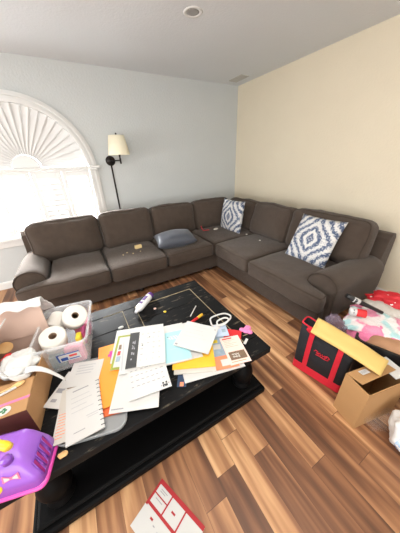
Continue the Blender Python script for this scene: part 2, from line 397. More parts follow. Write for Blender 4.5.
# four shutter panels
PX = [WX-.69+i*.345 for i in range(5)]
for i in range(4):
    x0, x1 = PX[i]+.003, PX[i+1]-.003; z0, z1 = SILL+.005, WZ-.036
    b = BM(); st = .05
    box(b, x0, -.03, z0, x0+st, 0, z1); box(b, x1-st, -.03, z0, x1, 0, z1)
    box(b, x0+st, -.03, z0, x1-st, 0, z0+.09); box(b, x0+st, -.03, z1-.07, x1-st, 0, z1)
    fr = W('shutter_panel', b, M['shutter'], bevel=.003)
    nl = 9; za, zb = z0+.09, z1-.07
    ang = R(26) if i != 2 else R(-70)
    for k in range(nl):
        zc = za+(k+.5)*(zb-za)/nl; b = BM(); hl = .036 if i != 2 else .044
        dy, dz = hl*math.cos(ang), hl*math.sin(ang)
        o = Vector((-WX, 0, -SILL)); t = .004
        prism(b, [Vector((x0+st, -.015-dy, zc-dz))+o, Vector((x0+st, -.015-t*math.sin(ang), zc+t*math.cos(ang)))+o, Vector((x0+st, -.015+dy, zc+dz))+o, Vector((x0+st, -.015+t*math.sin(ang), zc-t*math.cos(ang)))+o], (x1-x0-2*st, 0, 0))
        W('louver', b, M['shutter'], fr)
    if i in (2,):
        xm = (x0+x1)/2; b = bx(xm-.007-WX, -.062, za+.01-SILL, xm+.007-WX, -.05, zb-.01-SILL); W('tilt_rod', b, M['shutter'], fr)

b = bx(-9, .13, -.25, 3, 9, -.15); g_ = struct(obj('ground', b, mat('pale_concrete', (176, 182, 188), .9, .05, 3)))
# ------------------------------------------------------------------ recessed light, vent
def L(o, loc):   # shift part vertices drawn in world coordinates into their thing's frame
    for v in o.data.vertices: v.co -= Vector(loc)
    return o
t = thing('recessed_light', 'small round white recessed downlight set in the ceiling', 'ceiling light', (-1.658, -1.465, H))
b = BM(); lathe(b, [(.052, 0), (.052, -.004), (.075, -.006), (.080, -.001), (.080, 0)], 32, cap=False); obj('trim_ring', b, M['white'], t, True)
b = BM(); lathe(b, [(.0, -.001), (.034, -.0015), (.053, -.001), (.053, -.0005), (0, -.0005)], 24, cap=False); obj('lamp_lens', b, M['lampgrey'], t, True)
t = thing('ceiling_vent', 'white rectangular air vent in the ceiling near the wall corner', 'vent', (-.25, -.32, H))
b = BM(); box(b, -.075, -.15, -.008, .075, -.13, 0); box(b, -.075, .13, -.008, .075, .15, 0); box(b, -.075, -.13, -.008, -.06, .13, 0); box(b, .06, -.13, -.008, .075, .13, 0); obj('vent_frame', b, M['vent'], t)
b = BM()
for k in range(6): box(b, -.052+k*.0185, -.13, -.006, -.040+k*.0185, .13, -.001)
obj('slats', b, M['vent'], t)
b = bx(-.06, -.13, -.0008, .06, .13, 0); obj('duct_shade', b, M['dark'], t)  # dark sheet painted in for the shade inside the duct

# ------------------------------------------------------------------ wall sconce
SX, SZ = -2.285, 1.57
t = thing('wall_sconce', 'swing-arm wall lamp with cream tapered shade and dark bronze plate', 'wall lamp', (SX, 0, SZ))
b = BM()
rings = [[(r*math.cos(a*math.pi/16), y, r*math.sin(a*math.pi/16)) for a in range(32)] for r, y in ((.066, 0), (.066, -.008), (.056, -.014), (.05, -.022), (.03, -.026), (.022, -.045), (.012, -.05))]
loft(b, rings); obj('wall_plate', b, M['bronze'], t, True)
b = BM(); tube(b, [(0, -.045, 0), (.03, -.09, .0), (.075, -.16, .0), (.100, -.20, 0)], .008); tube(b, [(.100, -.205, -.035), (.100, -.205, .03)], .013, 10); tube(b, [(.100, -.205, .03), (.100, -.205, .075)], [.009, .016], 10)
tube(b, [(.100, -.205, -.045), (.100, -.205, -.03)], [.006, .015], 10); obj('swing_arm', b, M['bronze'], t, True)
b = BM(); tube(b, [(.100, -.205, .07), (.100, -.205, .12)], .014, 10); obj('socket', b, M['bronze'], t, True)
b = BM(); lathe(b, [(.142, .068), (.102, .298), (.099, .298), (.139, .068)], 40, (.100, -.205), cap=False); obj('lamp_shade', b, M['shade'], t, True)
b = BM(); tube(b, [(.100, -.205, .12), (.100, -.205, .318)], .004, 6); lathe(b, [(.004, .303), (.011, .311), (.011, .321), (.004, .329)], 12, (.100, -.205))
for a in (0, math.pi*2/3, math.pi*4/3): tube(b, [(.100, -.205, .288), (.100+.1*math.cos(a), -.205+.1*math.sin(a), .295)], .002, 5)
obj('finial', b, M['bronze'], t, True)
b = BM(); box(b, -.010, -.012, -1.0, .010, 0, -.06); obj('cord_cover', b, M['bronze'], t)

# ------------------------------------------------------------------ sectional sofa
SO = Vector((-1.8, -.66, 0))
sofa = thing('sectional_sofa', 'large dark brown L-shaped fabric sectional sofa filling the corner of the room', 'sofa', SO)
SM, SP = M['sofa'], M['sofapipe']
def S(name, bm, mt=None, smooth=False, bevel=0):
    for v in bm.verts: v.co -= SO
    return obj(name, bm, mt or SM, sofa, smooth, bevel=bevel)
FX, FY = -1.235, -1.185
b = BM(); prism(b, [(-3.60, -.12, .065), (-3.60, FY, .065), (FX, FY, .065), (FX, -2.81, .065), (-.12, -2.81, .065), (-.12, -.12, .065)], (0, 0, .225)); S('base', b, bevel=.018)
# back frame: L swept, leaning back
sec = [(.10, .29), (.10, .76), (.13, .805), (.20, .805), (.25, .76), (.36, .29)]      # distance from wall, height
b = BM(); loft(b, [[(-3.58, -d, z) for d, z in sec], [(-.0-.10, -d, z) for d, z in sec]]); loft(b, [[(-d, -2.81, z) for d, z in sec], [(-d, -.12, z) for d, z in sec]]); S('back_frame', b, bevel=.012)
def arm_rings(side):
    # cross-section across the arm: c = distance from the outer face, up z; rounded fat roll on a straight panel
    out = []
    prof = [(.006, .07), (.004, .30), (.0, .42)]
    for k in range(13):
        a = math.pi+R(18)-(math.pi+R(36))*k/12*1.0
        prof.append((.143+.148*math.cos(a), .48+.128*math.sin(a)))
    prof += [(.27, .40), (.268, .30), (.265, .07)]
    return prof
def arm(name, axis, outer, sgn, front, back):
    prof = arm_rings(0); rings = []
    L_ = back-front
    stops = [(0, .86), (.012, .93), (.035, .975), (.07, 1.0), (.3, 1.005), (.6, 1.0), (.85, .99), (1.0, .97)]
    cz = .40; cc = .155
    for tt, sc in stops:
        y = front+L_*tt; rr = []
        for c, z in prof:
            if z > .3: c2 = cc+(c-cc)*sc; z2 = cz+(z-cz)*sc
            else: c2, z2 = cc+(c-cc)*(sc+(1-sc)*.4), z
            z2 -= .03*tt*(1 if z > .4 else 0)
            p = (outer+sgn*c2, y, z2) if axis == 'x' else (y, outer+sgn*c2, z2)
            rr.append(Vector(p)+Vector((nz((c2, y, z2), 6, 4), nz((c2, y, z2), 6, 5), nz((c2, y, z2), 6, 6)))*.007)
        rings.append(rr)
    b = BM(); loft(b, rings); o = S(name, b, smooth=True)
    md = o.modifiers.new('sub', 'SUBSURF'); md.levels = 1; md.render_levels = 1
    pb = BM(); tube(pb, [p-SO+((Vector((0, -.004, 0)) if axis == 'x' else Vector((-.004, 0, 0)))) for p in rings[1]], .006, 6)
    obj('piping', pb, SP, o, True)
    return o
arm('arm', 'x', -3.63, 1, -1.12, -.22)
arm('arm', 'y', -2.875, 1, -1.14, -.22)
# seat cushions: x0,x1,y0,y1 ; T extension in front of the arm
def seat(x0, x1, y0, y1, seed, ext=None, top=.475, bot=.285):
    c = Vector(((x0+x1)/2, (y0+y1)/2, (top+bot)/2))-SO
    return cushion('seat_cushion', sofa, SM, x1-x0, y1-y0, top-bot, c, pipem=SP, r=.045, puff=(.0, .012, .022), seed=seed, amp=.010, n=20, ext=ext, pipe=[('z', .94), ('z', -.9)])
def sm(a, b_, x):
    t_ = max(0, min(1, (x-a)/(b_-a))); return t_*t_*(3-2*t_)
def extL(p, u):
    # left end of the left run: front part reaches past the arm
    k = sm(-.62, -.80, u.y)*max(0, -u.x)**6
    p.x -= .285*k; return p
def extR(p, u):
    k = sm(-.62, -.80, u.x)*max(0, -u.y)**6
    p.y -= .255*k; return p
seat(-3.325, -2.735, -1.265, -.36, 1, extL)
seat(-2.725, -2.03, -1.265, -.36, 2)
seat(-2.02, -1.325, -1.255, -.36, 3)
seat(-1.315, -.36, -1.225, -.36, 4)
seat(-1.315, -.36, -1.925, -1.235, 5)
seat(-1.325, -.36, -2.60, -1.935, 6, extR)
# back cushions
def backc(cx, cy, wd, rz, seed, ht=.47, tilt=13, dp=.25, zc=.685):
    c = Vector((cx, cy, zc))-SO
    return cushion('back_cushion', sofa, SM, wd, dp, ht, c, (R(-tilt), 0, rz), pipem=SP, r=.075, puff=(.014, .05, .022), seed=seed, amp=.016, n=16, pipe=[('y', -.8)])
backc(-3.075, -.43, .80, R(1), 11, .475, zc=.69); backc(-2.31, -.44, .71, R(-2), 12, .49); backc(-1.585, -.42, .72, R(2), 13, .475); backc(-.86, -.42, .70, R(-5), 14, .47, zc=.68)
backc(-.42, -.79, .64, R(-87), 15, .47, zc=.675); backc(-.43, -1.46, .70, R(-92), 16, .475); backc(-.43, -2.27, .90, R(-89), 17, .485, zc=.695)
for x, y in ((-3.5, -1.1), (-3.5, -.2), (-1.30, -1.10), (-2.4, -1.12), (-.2, -.2), (-1.15, -2.72), (-.2, -2.72)):
    b = BM(); lathe(b, [(.022, 0), (.03, .02), (.034, .07)], 12, (x, y)); S('foot', b, M['foot'], True)

# throw pillows
t = cushion('throw_pillow', None, M['damask'], .47, .50, .13, (-.705, -.865, .70), (R(90), 0, R(0)), r=.05, puff=(0, 0, .02), seed=31, amp=.004, n=14)
def pillow_bm(wd, ht, th, seed):
    bm = BM(); n = 18; vd = {}
    for s in (1, -1):
        for i in range(n+1):
            for j in range(n+1):
                u, v = -1+2*i/n, -1+2*j/n
                pin = 1-.055*(1-abs(u)**2)*abs(v)**6; pin2 = 1-.055*(1-abs(v)**2)*abs(u)**6
                x, y = u*wd/2*pin2, v*ht/2*pin
                z = s*th/2*((1-u*u)*(1-v*v))**.42+nz((x, y, s*.1), 7, seed)*.012*(1-u**4)*(1-v**4)
                edge = i in (0, n) or j in (0, n)
                k = (i, j, 0 if edge else s)
                if k not in vd: vd[k] = bm.verts.new((x, y, z if not edge else 0))
        for i in range(n):
            for j in range(n):
                q = [vd.get((a, b_, s), vd.get((a, b_, 0))) for a, b_ in ((i, j), (i+1, j), (i+1, j+1), (i, j+1))]
                bm.faces.new(q if s > 0 else q[::-1])
    return bm
bpy.data.objects.remove(t)
o = obj('throw_pillow', pillow_bm(.50, .52, .15, 1), M['damask'], None, True)
def orient(o, c, xdir, ydir):
    x = Vector(xdir).normalized(); y = Vector(ydir); y = (y-x*y.dot(x)).normalized(); z = x.cross(y)
    mm = Matrix((x, y, z)).transposed().to_4x4(); mm.translation = c; o.matrix_world = mm; return o
orient(o, (-.735, -.875, .70), (.04, -1, 0), (.16, 0, 1)); tag(o, 'blue and white damask throw pillow standing in the corner of the sofa', 'pillow', 'damask throw pillows')
o = obj('throw_pillow', pillow_bm(.50, .53, .15, 2), M['damask'], None, True)
orient(o, (-.71, -2.30, .70), (0.02, -1, 0.0), (.52, .05, 1)); tag(o, 'blue and white damask throw pillow leaning on the back cushion beside the right arm', 'pillow', 'damask throw pillows')
o = obj('throw_pillow', pillow_bm(.54, .36, .21, 3), M['greysatin'], None, True)
orient(o, (-1.80, -.98, .572), (1, -.16, .03), (.16, 1, .12)); tag(o, 'dark grey satin throw pillow lying flat on the left sofa seat', 'pillow')

# small things left on the sofa
t = obj('wooden_block', bx(-.045, -.02, 0, .045, .02, .045), M['cheese'], None, False, (-2.29, -.85, .497), (0, 0, R(8)), bevel=.004); tag(t, 'small pale yellow block lying on the middle left seat cushion', 'block')
b = BM(); tube(b, [(0, .0, .07), (.005, -.02, .03), (.012, -.05, .006), (.06, -.06, .005), (.11, -.07, .005)], .006, 6); t = obj('ribbon', b, M['redcord'], None, True, (-1.19, -.66, .497)); tag(t, 'thin bright red ribbon lying on the corner seat cushion', 'ribbon')
b = BM(); lathe(b, [(.0, 0), (.035, .002), (.045, .010), (.03, .018), (0, .02)], 14); t = obj('crumpled_scrap', b, M['lint'], None, True, (-.97, -.76, .497), (0, 0, .4)); t.scale = (1.3, .7, 1); tag(t, 'small white crumpled scrap beside the red ribbon on the corner seat', 'scrap')
for i, (x, y, lb) in enumerate(((-.75, -1.27, 'white lint speck at the seam behind the right seat cushion'), (-.78, -1.58, 'white lint speck in the middle of the right seat cushion'))):
    b = BM(); bmesh.ops.create_icosphere(b, subdivisions=2, radius=.012); t = obj('lint_speck', b, M['lint'], None, True, (x, y, .505)); t.scale = (1.3, .9, .5); tag(t, lb, 'lint')
for i, (x, y) in enumerate(((-2.46, -.93), (-2.40, -1.0), (-2.30, -.98), (-2.52, -.98))):
    b = BM(); bmesh.ops.create_icosphere(b, subdivisions=1, radius=.007)
    for v in b.verts: v.co += Vector((nz(v.co, 90, i), nz(v.co, 90, i+2), 0))*.004
    t = obj('crumb', b, M['cheese'], None, True, (x, y, .500)); tag(t, 'pale crumb in the scatter beside the yellow block', 'crumb', 'crumbs on the sofa')

# ------------------------------------------------------------------ coffee table
TX0, TX1, TY0, TY1, TZ = -3.43, -2.035, -2.985, -1.966, .46
TO = Vector(((TX0+TX1)/2, (TY0+TY1)/2, 0))
tab = thing('coffee_table', 'large black worn-paint coffee table with turned legs on a plinth', 'table', TO)
def TB(name, bm, mt, smooth=False, bevel=0):
    for v in bm.verts: v.co -= TO
    return obj(name, bm, mt, tab, smooth, bevel=bevel)
b = BM(); fw = .118; xm = -2.722
zt, zb_ = TZ, TZ-.045
box(b, TX0, TY1-fw, zb_, TX1, TY1, zt); box(b, TX0, TY0, zb_, TX1, TY0+fw, zt)
box(b, TX0, TY0+fw+.003, zb_, TX0+fw, TY1-fw-.003, zt); box(b, TX1-fw, TY0+fw+.003, zb_, TX1, TY1-fw-.003, zt)
box(b, xm-.05, TY0+fw+.003, zb_, xm+.05, TY1-fw-.003, zt)
for xa, xb in ((TX0+fw+.003, xm-.053), (xm+.053, TX1-fw-.003)):
    y = TY0+fw+.003; n = 4; dy = (TY1-TY0-2*fw-.006)/n
    for k in range(n): box(b, xa, y+k*dy+.0012, zb_, xb, y+(k+1)*dy-.0012, zt-.0015)
top = TB('tabletop', b, M['blackwood'], bevel=.004)
b = BM()
def groove(x0, y0, x1, y1, wd=.004):
    d = Vector((x1-x0, y1-y0, 0)).normalized(); nn = Vector((-d.y, d.x, 0))*wd/2
    prism(b, [Vector((x0, y0, zt-.004))-nn, Vector((x1, y1, zt-.004))-nn, Vector((x1, y1, zt-.004))+nn, Vector((x0, y0, zt-.004))+nn], (0, 0, .0042))
groove(TX1-fw-.0015, TY0+fw, TX1-fw-.0015, TY1-fw, .005); groove(xm+.0515, TY1-fw, TX1-fw, TY1-fw-.0015, .005)
groove(xm-.0515, TY0+fw+.4, xm-.0515, TY1-fw); groove(xm+.0515, TY0+fw+.5, xm+.0515, TY1-fw, .003); groove(xm-.2, TY1-fw, xm-.05, TY1-fw, .003)
groove(TX1-.10, TY0+.22, TX1-.02, TY0+.20, .012); groove(TX1-.09, TY0+.17, TX1-.05, TY0+.165, .006)
for v in b.verts: v.co -= TO
obj('worn_groove', b, M['wornedge'], top)
b = BM()
ai = .05
for x0, y0, x1, y1 in ((TX0+ai, TY0+ai, TX1-ai, TY0+ai+.02), (TX0+ai, TY1-ai-.02, TX1-ai, TY1-ai), (TX0+ai, TY0+ai, TX0+ai+.02, TY1-ai), (TX1-ai-.02, TY0+ai, TX1-ai, TY1-ai)): box(b, x0, y0, TZ-.115, x1, y1, TZ-.045)
TB('apron', b, M['blackdeep'], bevel=.003)
b = BM(); box(b, TX0-.01, TY0+.0, .0, TX1+.01, TY1, .05); box(b, TX0+.015, TY0+.025, .05, TX1-.015, TY1-.025, .075); TB('plinth', b, M['blackdeep'], bevel=.012)
for x in (TX0+.12, TX1-.12):
    for y in (TY0+.12, TY1-.12):
        b = BM(); lathe(b, [(.062, .075), (.066, .09), (.05, .105), (.055, .12), (.070, .16), (.076, .20), (.064, .245), (.046, .275), (.042, .29), (.058, .305), (.06, .32), (.05, .335), (.062, .35)], 24, (x, y)); TB('leg', b, M['blackdeep'], True)

# ------------------------------------------------------------------ papers on the table
def sheet(name, label, cat, c, wd, ht, ang, z, base, inks=(), th=.0014, wave=.0008, bend=None, group=None, parts=(), n=8):
    """a thin sheet; inks are (u0,v0,u1,v1,mat) in fractions, v measured from the top edge"""
    mats = [base]; bm = BM(); seed = len(name)+c[0]*9
    def hh(x, y):
        k = nz((x, y, 0), 9, seed)*wave+wave
        if bend: k += bend(x/wd+.5, .5-y/ht)
        return k
    def slab(u0, v0, u1, v1, z0, z1, mi, nn):
        nx = max(1, int(nn*(u1-u0)+.99)); ny = max(1, int(nn*(v1-v0)+.99)); g = {}
        for i in range(nx+1):
            for j in range(ny+1):
                x = (u0+(u1-u0)*i/nx-.5)*wd; y = (.5-(v0+(v1-v0)*j/ny))*ht
                g[i, j] = (bm.verts.new((x, y, hh(x, y)+z0)), bm.verts.new((x, y, hh(x, y)+z1)))
        for i in range(nx):
            for j in range(ny):
                q = [g[i, j], g[i, j+1], g[i+1, j+1], g[i+1, j]]
                bm.faces.new([v[1] for v in q]).material_index = mi; bm.faces.new([v[0] for v in q][::-1]).material_index = mi
        rim = [(i, 0) for i in range(nx)]+[(nx, j) for j in range(ny)]+[(i, ny) for i in range(nx, 0, -1)]+[(0, j) for j in range(ny, 0, -1)]
        for k in range(len(rim)):
            a, c_ = g[rim[k]], g[rim[(k+1) % len(rim)]]
            bm.faces.new((a[0], a[1], c_[1], c_[0])).material_index = mi
    slab(0, 0, 1, 1, 0, th, 0, n)
    for u0, v0, u1, v1, mt in inks:
        if mt not in mats: mats.append(mt)
        slab(u0, v0, u1, v1, th+.00005, th+.0004, mats.index(mt), n)
    o = obj(name, bm, mats, None, False, (c[0], c[1], z), (0, 0, R(ang)))
    return tag(o, label, cat, group)
INK, DINK, FINK = M['ink'], M['dink'], M['lightink']
def lines(u0, v0, u1, v1, n, mt=INK, jit=.3, hgt=.35, seed=1):
    rr = random.Random(seed); out = []
    for k in range(n):
        va = v0+(v1-v0)*k/n; out.append((u0, va, u1-(u1-u0)*jit*rr.random(), va+(v1-v0)/n*hgt, mt))
    return out

# grey tray
t = thing('plastic_tray', 'shallow grey plastic tray lying on the table beneath the papers', 'tray', (-3.03, -2.725, TZ), R(-15))
def rrect(wd, ht, r, z, n=6):
    pts = []
    for cx, cy, a0 in ((wd/2-r, ht/2-r, 0), (-wd/2+r, ht/2-r, 90), (-wd/2+r, -ht/2+r, 180), (wd/2-r, -ht/2+r, 270)):
        for k in range(n+1): a = R(a0+90*k/n); pts.append((cx+r*math.cos(a), cy+r*math.sin(a), z))
    return pts
b = BM(); loft(b, [rrect(.29, .44, .045, .001), rrect(.30, .45, .05, .001), rrect(.305, .455, .05, .014), rrect(.29, .44, .045, .016), rrect(.28, .43, .04, .006), rrect(.2, .35, .03, .005)]); obj('tray_floor', b, M['greyplastic'], t, False)
b = BM(); tube(b, rrect(.298, .448, .046, .0165), .0025, 6, True); obj('tray_rim', b, M['greyplastic'], t, True)

sheet('card_folder', 'orange-red card folder lying in the grey tray, mostly under other papers', 'folder', (-2.985, -2.70), .20, .37, -15, TZ+.0085, M['orangered'], th=.003)
sheet('photo_card', 'white card with a faint round print poking out left beneath the notebook page', 'card', (-3.175, -2.635), .115, .20, -36, TZ+.021, M['paper'], [(.1, .5, .45, .62, INK), (.5, .35, .85, .5, M['photo']), (.15, .78, .4, .86, INK)])
sheet('paper_sheet', 'white sheet with faint print fanned out behind the notebook page top', 'paper', (-3.08, -2.58), .17, .16, -20, TZ+.0235, M['paper'], lines(.2, .15, .8, .6, 4, FINK, seed=3))
sheet('paper_sheet', 'white form with brown handwriting lines peeking left under the notebook page', 'paper', (-3.125, -2.785), .18, .265, -9, TZ+.026, M['paper2'], lines(.04, .5, .3, .95, 9, M['peach'], .4, .25, 5))
t = thing('notebook', 'white spiral notebook page lying open above the grey tray', 'notebook', (-3.10, -2.80, TZ+.0285), R(-1))
o = sheet('page_block', '', '', (0, 0), .155, .28, 0, 0, M['paper'], lines(.2, .08, .7, .14, 1, INK)+lines(.15, .22, .8, .6, 4, FINK, .5, .12, 7)+[(.55, .66, .9, .675, FINK), (.58, .70, .88, .712, FINK), (.2, .86, .5, .872, INK)], th=.006, wave=.0015)
for k in ('label', 'category'): del o[k]
o.parent = t
for k in range(11):
    b = BM(); y = -.125+k*.025; tube(b, [(.064, y, .0083), (.070, y, .0095), (.0785, y, .007), (.0785, y, .001)], .0014, 5)
    obj('binding_ring', b, M['dink'], t, True)
# orange folder with pink arrow
sheet('orange_folder', 'bright orange paper folder with a magenta arrow flag under the white letters', 'folder', (-2.915, -2.65), .215, .42, -8.5, TZ+.021, M['orange'], [(.30, .14, .42, .19, M['magenta']), (.26, .19, .42, .24, M['magenta']), (.32, .24, .42, .29, M['magenta'])], th=.002)
sheet('letter_sheet', 'white letter with faint print and grey footer bar at the table front', 'paper', (-2.838, -2.80), .235, .29, -23, TZ+.024, M['paper'], [(.03, .93, .28, .95, INK), (.35, .6, .55, .63, FINK), (.5, .5, .56, .55, M['pinkp']), (.3, .35, .6, .37, FINK)])
sheet('letter_sheet', 'blank white letter lying behind the green-bordered card', 'paper', (-2.80, -2.50), .216, .279, -19, TZ+.0265, M['paper'], lines(.1, .1, .5, .3, 4, FINK, seed=9))
sheet('greeting_card', 'white card with a lime green border and small pictures', 'card', (-2.838, -2.548), .15, .27, -21, TZ+.029, M['paper'], [(0, 0, .09, 1, M['lime']), (.09, 0, 1, .06, M['lime']), (.09, .94, .7, 1, M['lime']), (.14, .3, .3, .45, M['photo']), (.14, .5, .26, .62, M['redcard']), (.14, .65, .3, .8, M['bluegrey'])])
sheet('paper_sheet', 'plain white sheet between the green-bordered card and the calendar page', 'paper', (-2.815, -2.60), .14, .26, -16, TZ+.0315, M['paper'], [(.06, .06, .12, .9, FINK)])
cal = [(.08, .05, .45, .07, INK), (.06, .09, .94, .094, FINK)]
for rr_ in range(6):
    for cc_ in range(7): cal.append((.08+cc_*.125, .15+rr_*.12, .08+cc_*.125+.05+.04*random.random(), .165+rr_*.12, INK))
cal += [(.80, .86, .84, .90, DINK), (.88, .86, .92, .90, DINK), (.80, .91, .92, .96, DINK), (.83, .93, .89, .95, M['paper']), (.76, .92, .78, .935, DINK), (.945, .90, .965, .915, DINK)]
sheet('calendar_page', 'white printed practice sheet with rows of marks and a small animal sketch', 'paper', (-2.775, -2.765), .215, .28, -9, TZ+.034, M['paper'], cal)
sheet('paper_sheet', 'white sheet peeping out behind the black-banded planner', 'paper', (-2.68, -2.50), .20, .18, -20, TZ+.0365, M['paper'])
pl = [(0, 0, .27, 1, M['band']), (.10, .2, .135, .8, INK), (.15, .25, .18, .7, INK)]
for rr_ in range(6):
    for cc_ in range(4):
        if random.random() < .8: pl.append((.34+cc_*.16, .08+rr_*.15, .36+cc_*.16+.05*random.random(), .095+rr_*.15, INK))
pl += [(.36, .42, .40, .45, DINK), (.55, .2, .585, .225, DINK)]
sheet('planner', 'white planner pad with a charcoal title band down its left edge', 'planner', (-2.724, -2.60), .228, .285, -20, TZ+.039, M['paper'], pl, th=.004)
# right heap
sheet('red_folder', 'flat red folder at the right bottom of the paper heap', 'folder', (-2.295, -2.80), .25, .30, -43, TZ+.0005, M['redcard'], th=.0018)
sheet('paper_sheet', 'long white sheet along the front of the table under the yellow envelope', 'paper', (-2.425, -2.895), .36, .15, -14, TZ+.0035, M['paper'])
sheet('magazine', 'thick white booklet edge under the yellow envelope', 'magazine', (-2.50, -2.815), .24, .19, -26, TZ+.0065, M['paper2'], th=.008)
sheet('yellow_envelope', 'golden yellow envelope beneath the aqua notepad', 'envelope', (-2.495, -2.795), .25, .18, -26, TZ+.0165, M['yellow'], th=.002)
sheet('navy_brochure', 'dark blue brochure with an orange patch sticking out at the table front', 'brochure', (-2.625, -2.90), .05, .07, -30, TZ+.0005, M['navy'], [(.3, .6, .7, .95, M['peach'])])
sheet('brochure', 'blue-grey printed brochure with yellow patches left of the pink flyer', 'brochure', (-2.325, -2.79), .12, .26, -24, TZ+.0065, M['bluegrey'], [(.2, .1, .5, .25, M['yellow']), (.15, .35, .6, .45, M['yellowpack']), (.3, .5, .7, .65, M['paper2']), (.05, .88, .95, .97, M['paper'])])
sheet('peach_postcard', 'peach and white postcard beneath the pink flyer', 'postcard', (-2.35, -2.93), .14, .09, -18, TZ+.0095, M['peach'], [(.3, .3, .7, .8, M['paper'])])
sheet('pale_blue_card', 'small pale blue card beside the white cord loop', 'card', (-2.225, -2.70), .09, .12, -22, TZ+.010, M['paleblue'], [(.15, .15, .5, .4, M['paper']), (.55, .45, .85, .7, M['bluegrey'])])
sheet('pink_flyer', 'pale pink flyer with a brown photo on its lower half', 'flyer', (-2.25, -2.885), .13, .215, -16.5, TZ+.0125, M['pinkp'], [(.12, .58, .92, .86, M['photo']), (.1, .05, .6, .09, M['redcard'])]+lines(.12, .14, .8, .45, 5, M['peach'], .5, .12, 8)+[(.25, .65, .6, .8, M['paper2']), (.1, .91, .8, .93, M['peach'])])
sheet('paper_sheet', 'white sheet under the aqua notepad', 'paper', (-2.50, -2.655), .19, .32, -15, TZ+.020, M['paper'], th=.004)
t = sheet('notepad', 'aqua notepad with white upper page and tan bottom edge', 'notepad', (-2.555, -2.645), .165, .325, -15, TZ+.026, M['paper'], [(.06, .22, 1, .98, M['aqua']), (.3, .34, .7, .44, M['paper']), (.25, .34, .32, .36, DINK), (.72, .36, .78, .39, DINK), (.2, .55, .28, .56, DINK), (.36, .55, .42, .56, DINK), (.5, .55, .58, .56, DINK), (.66, .55, .74, .56, DINK), (.3, .68, .9, .69, M['paleblue'])], th=.009)
sheet('paper_sheet', 'crumpled white sheet lying on top of the right paper heap', 'paper', (-2.412, -2.69), .235, .235, -50, TZ+.040, M['paper'], lines(.15, .15, .85, .7, 4, FINK, .4, .06, 12)+[(.03, .9, .1, .95, INK), (.9, .1, .94, .13, INK)], wave=.004, n=14)
# pens, cord, bottle, bits
b = BM(); tube(b, [(0, 0, 0), (.10, .03, 0)], .010, 10, mi=0); tube(b, [(.10, .03, 0), (.15, .045, 0)], .0105, 10, mi=1); t = obj('marker', b, [M['redcard'], M['yellow']], None, True, (-2.40, -2.53, TZ+.012)); tag(t, 'red and yellow marker lying behind the crumpled white sheet', 'marker')
b = BM(); tube(b, [(0, 0, 0), (.09, .075, .012)], .004, 8); t = obj('paper_stick', b, M['paper'], None, True, (-2.345, -2.47, TZ+.026)); tag(t, 'thin white stick resting across the red marker', 'stick')
b = BM(); loop = []
for k in range(28):
    a = 2*math.pi*k/28; loop.append((.075*math.cos(a)*(1+.12*math.cos(3*a)), .05*math.sin(a)*(1+.15*math.cos(2*a)), .02+.018*math.sin(a+1)))
tube(b, loop, .006, 8, True); loop2 = [(x*.55+.01, y*.5-.035, z+.006) for x, y, z in loop]; tube(b, loop2, .006, 8, True)
t = obj('cord_loop', b, M['paper'], None, True, (-2.18, -2.62, TZ+.008), (0, 0, R(-20))); tag(t, 'looped white cord lying at the right end of the paper heap', 'cord')
b = BM()
for cx, cy, r in ((0, 0, .028), (.028, .012, .024), (.012, -.026, .02), (-.02, .02, .018)):
    lathe(b, [(r*.8, 0), (r, .004), (r*.85, .012), (r*.3, .014)], 14, (cx, cy))
t = obj('pink_trinket', b, M['gum'], None, True, (-2.075, -2.79, TZ)); tag(t, 'small pink trinket near the right table edge', 'trinket')
b = BM(); box(b, -.025, -.008, 0, .025, .008, .004); t = obj('paper_scrap', b, M['paper'], None, False, (-2.14, -2.865, TZ+.0005), (0, 0, R(30))); tag(t, 'tiny white paper scrap beside the pink flyer', 'scrap')
b = BM(); lathe(b, [(.0, 0), (.014, .002), (.014, .01), (0, .013)], 12); t = obj('white_button', b, M['paper'], None, True, (-2.825, -2.285, TZ)); t.scale = (1.4, .8, 1); tag(t, 'small white button on the bare left part of the tabletop', 'button')
b = BM(); lathe(b, [(.0, 0), (.011, .001), (.012, .005), (0, .007)], 12); t = obj('yellow_dot', b, M['yellowpack'], None, True, (-2.48, -2.285, TZ)); tag(t, 'tiny yellow bead on the tabletop below the white bottle', 'bead')
b = BM(); lathe(b, [(.0, 0), (.012, .001), (.012, .004), (0, .006)], 12); t = obj('pink_dot', b, M['pinkp'], None, True, (-2.535, -2.20, TZ)); tag(t, 'tiny pink bead on the tabletop beside the white bottle', 'bead')
t = thing('glue_bottle', 'white squeeze bottle with purple end lying on the back of the tabletop', 'bottle', (-2.60, -2.115, TZ+.031), rot=(0, R(90), R(224)))
prof = [(.004, -.125), (.012, -.125), (.013, -.10), (.02, -.095), (.024, -.085), (.030, -.07), (.031, .06), (.029, .09), (.026, .10)]
b = BM(); lathe(b, [(r, -z) for r, z in prof][::-1], 20); obj('bottle_body', b, M['bottle'], t, True)
b = BM(); lathe(b, [(.0265, -.128), (.0275, -.126), (.0285, -.093), (.027, -.092)], 20); obj('purple_base', b, M['purplecap'], t, True)
b = bx(-.0316, -.012, -.06, -.0300, .012, -.0); box(b, -.0316, -.012, .02, -.0300, .012, .045); obj('label_print', b, M['purplecap'], t)

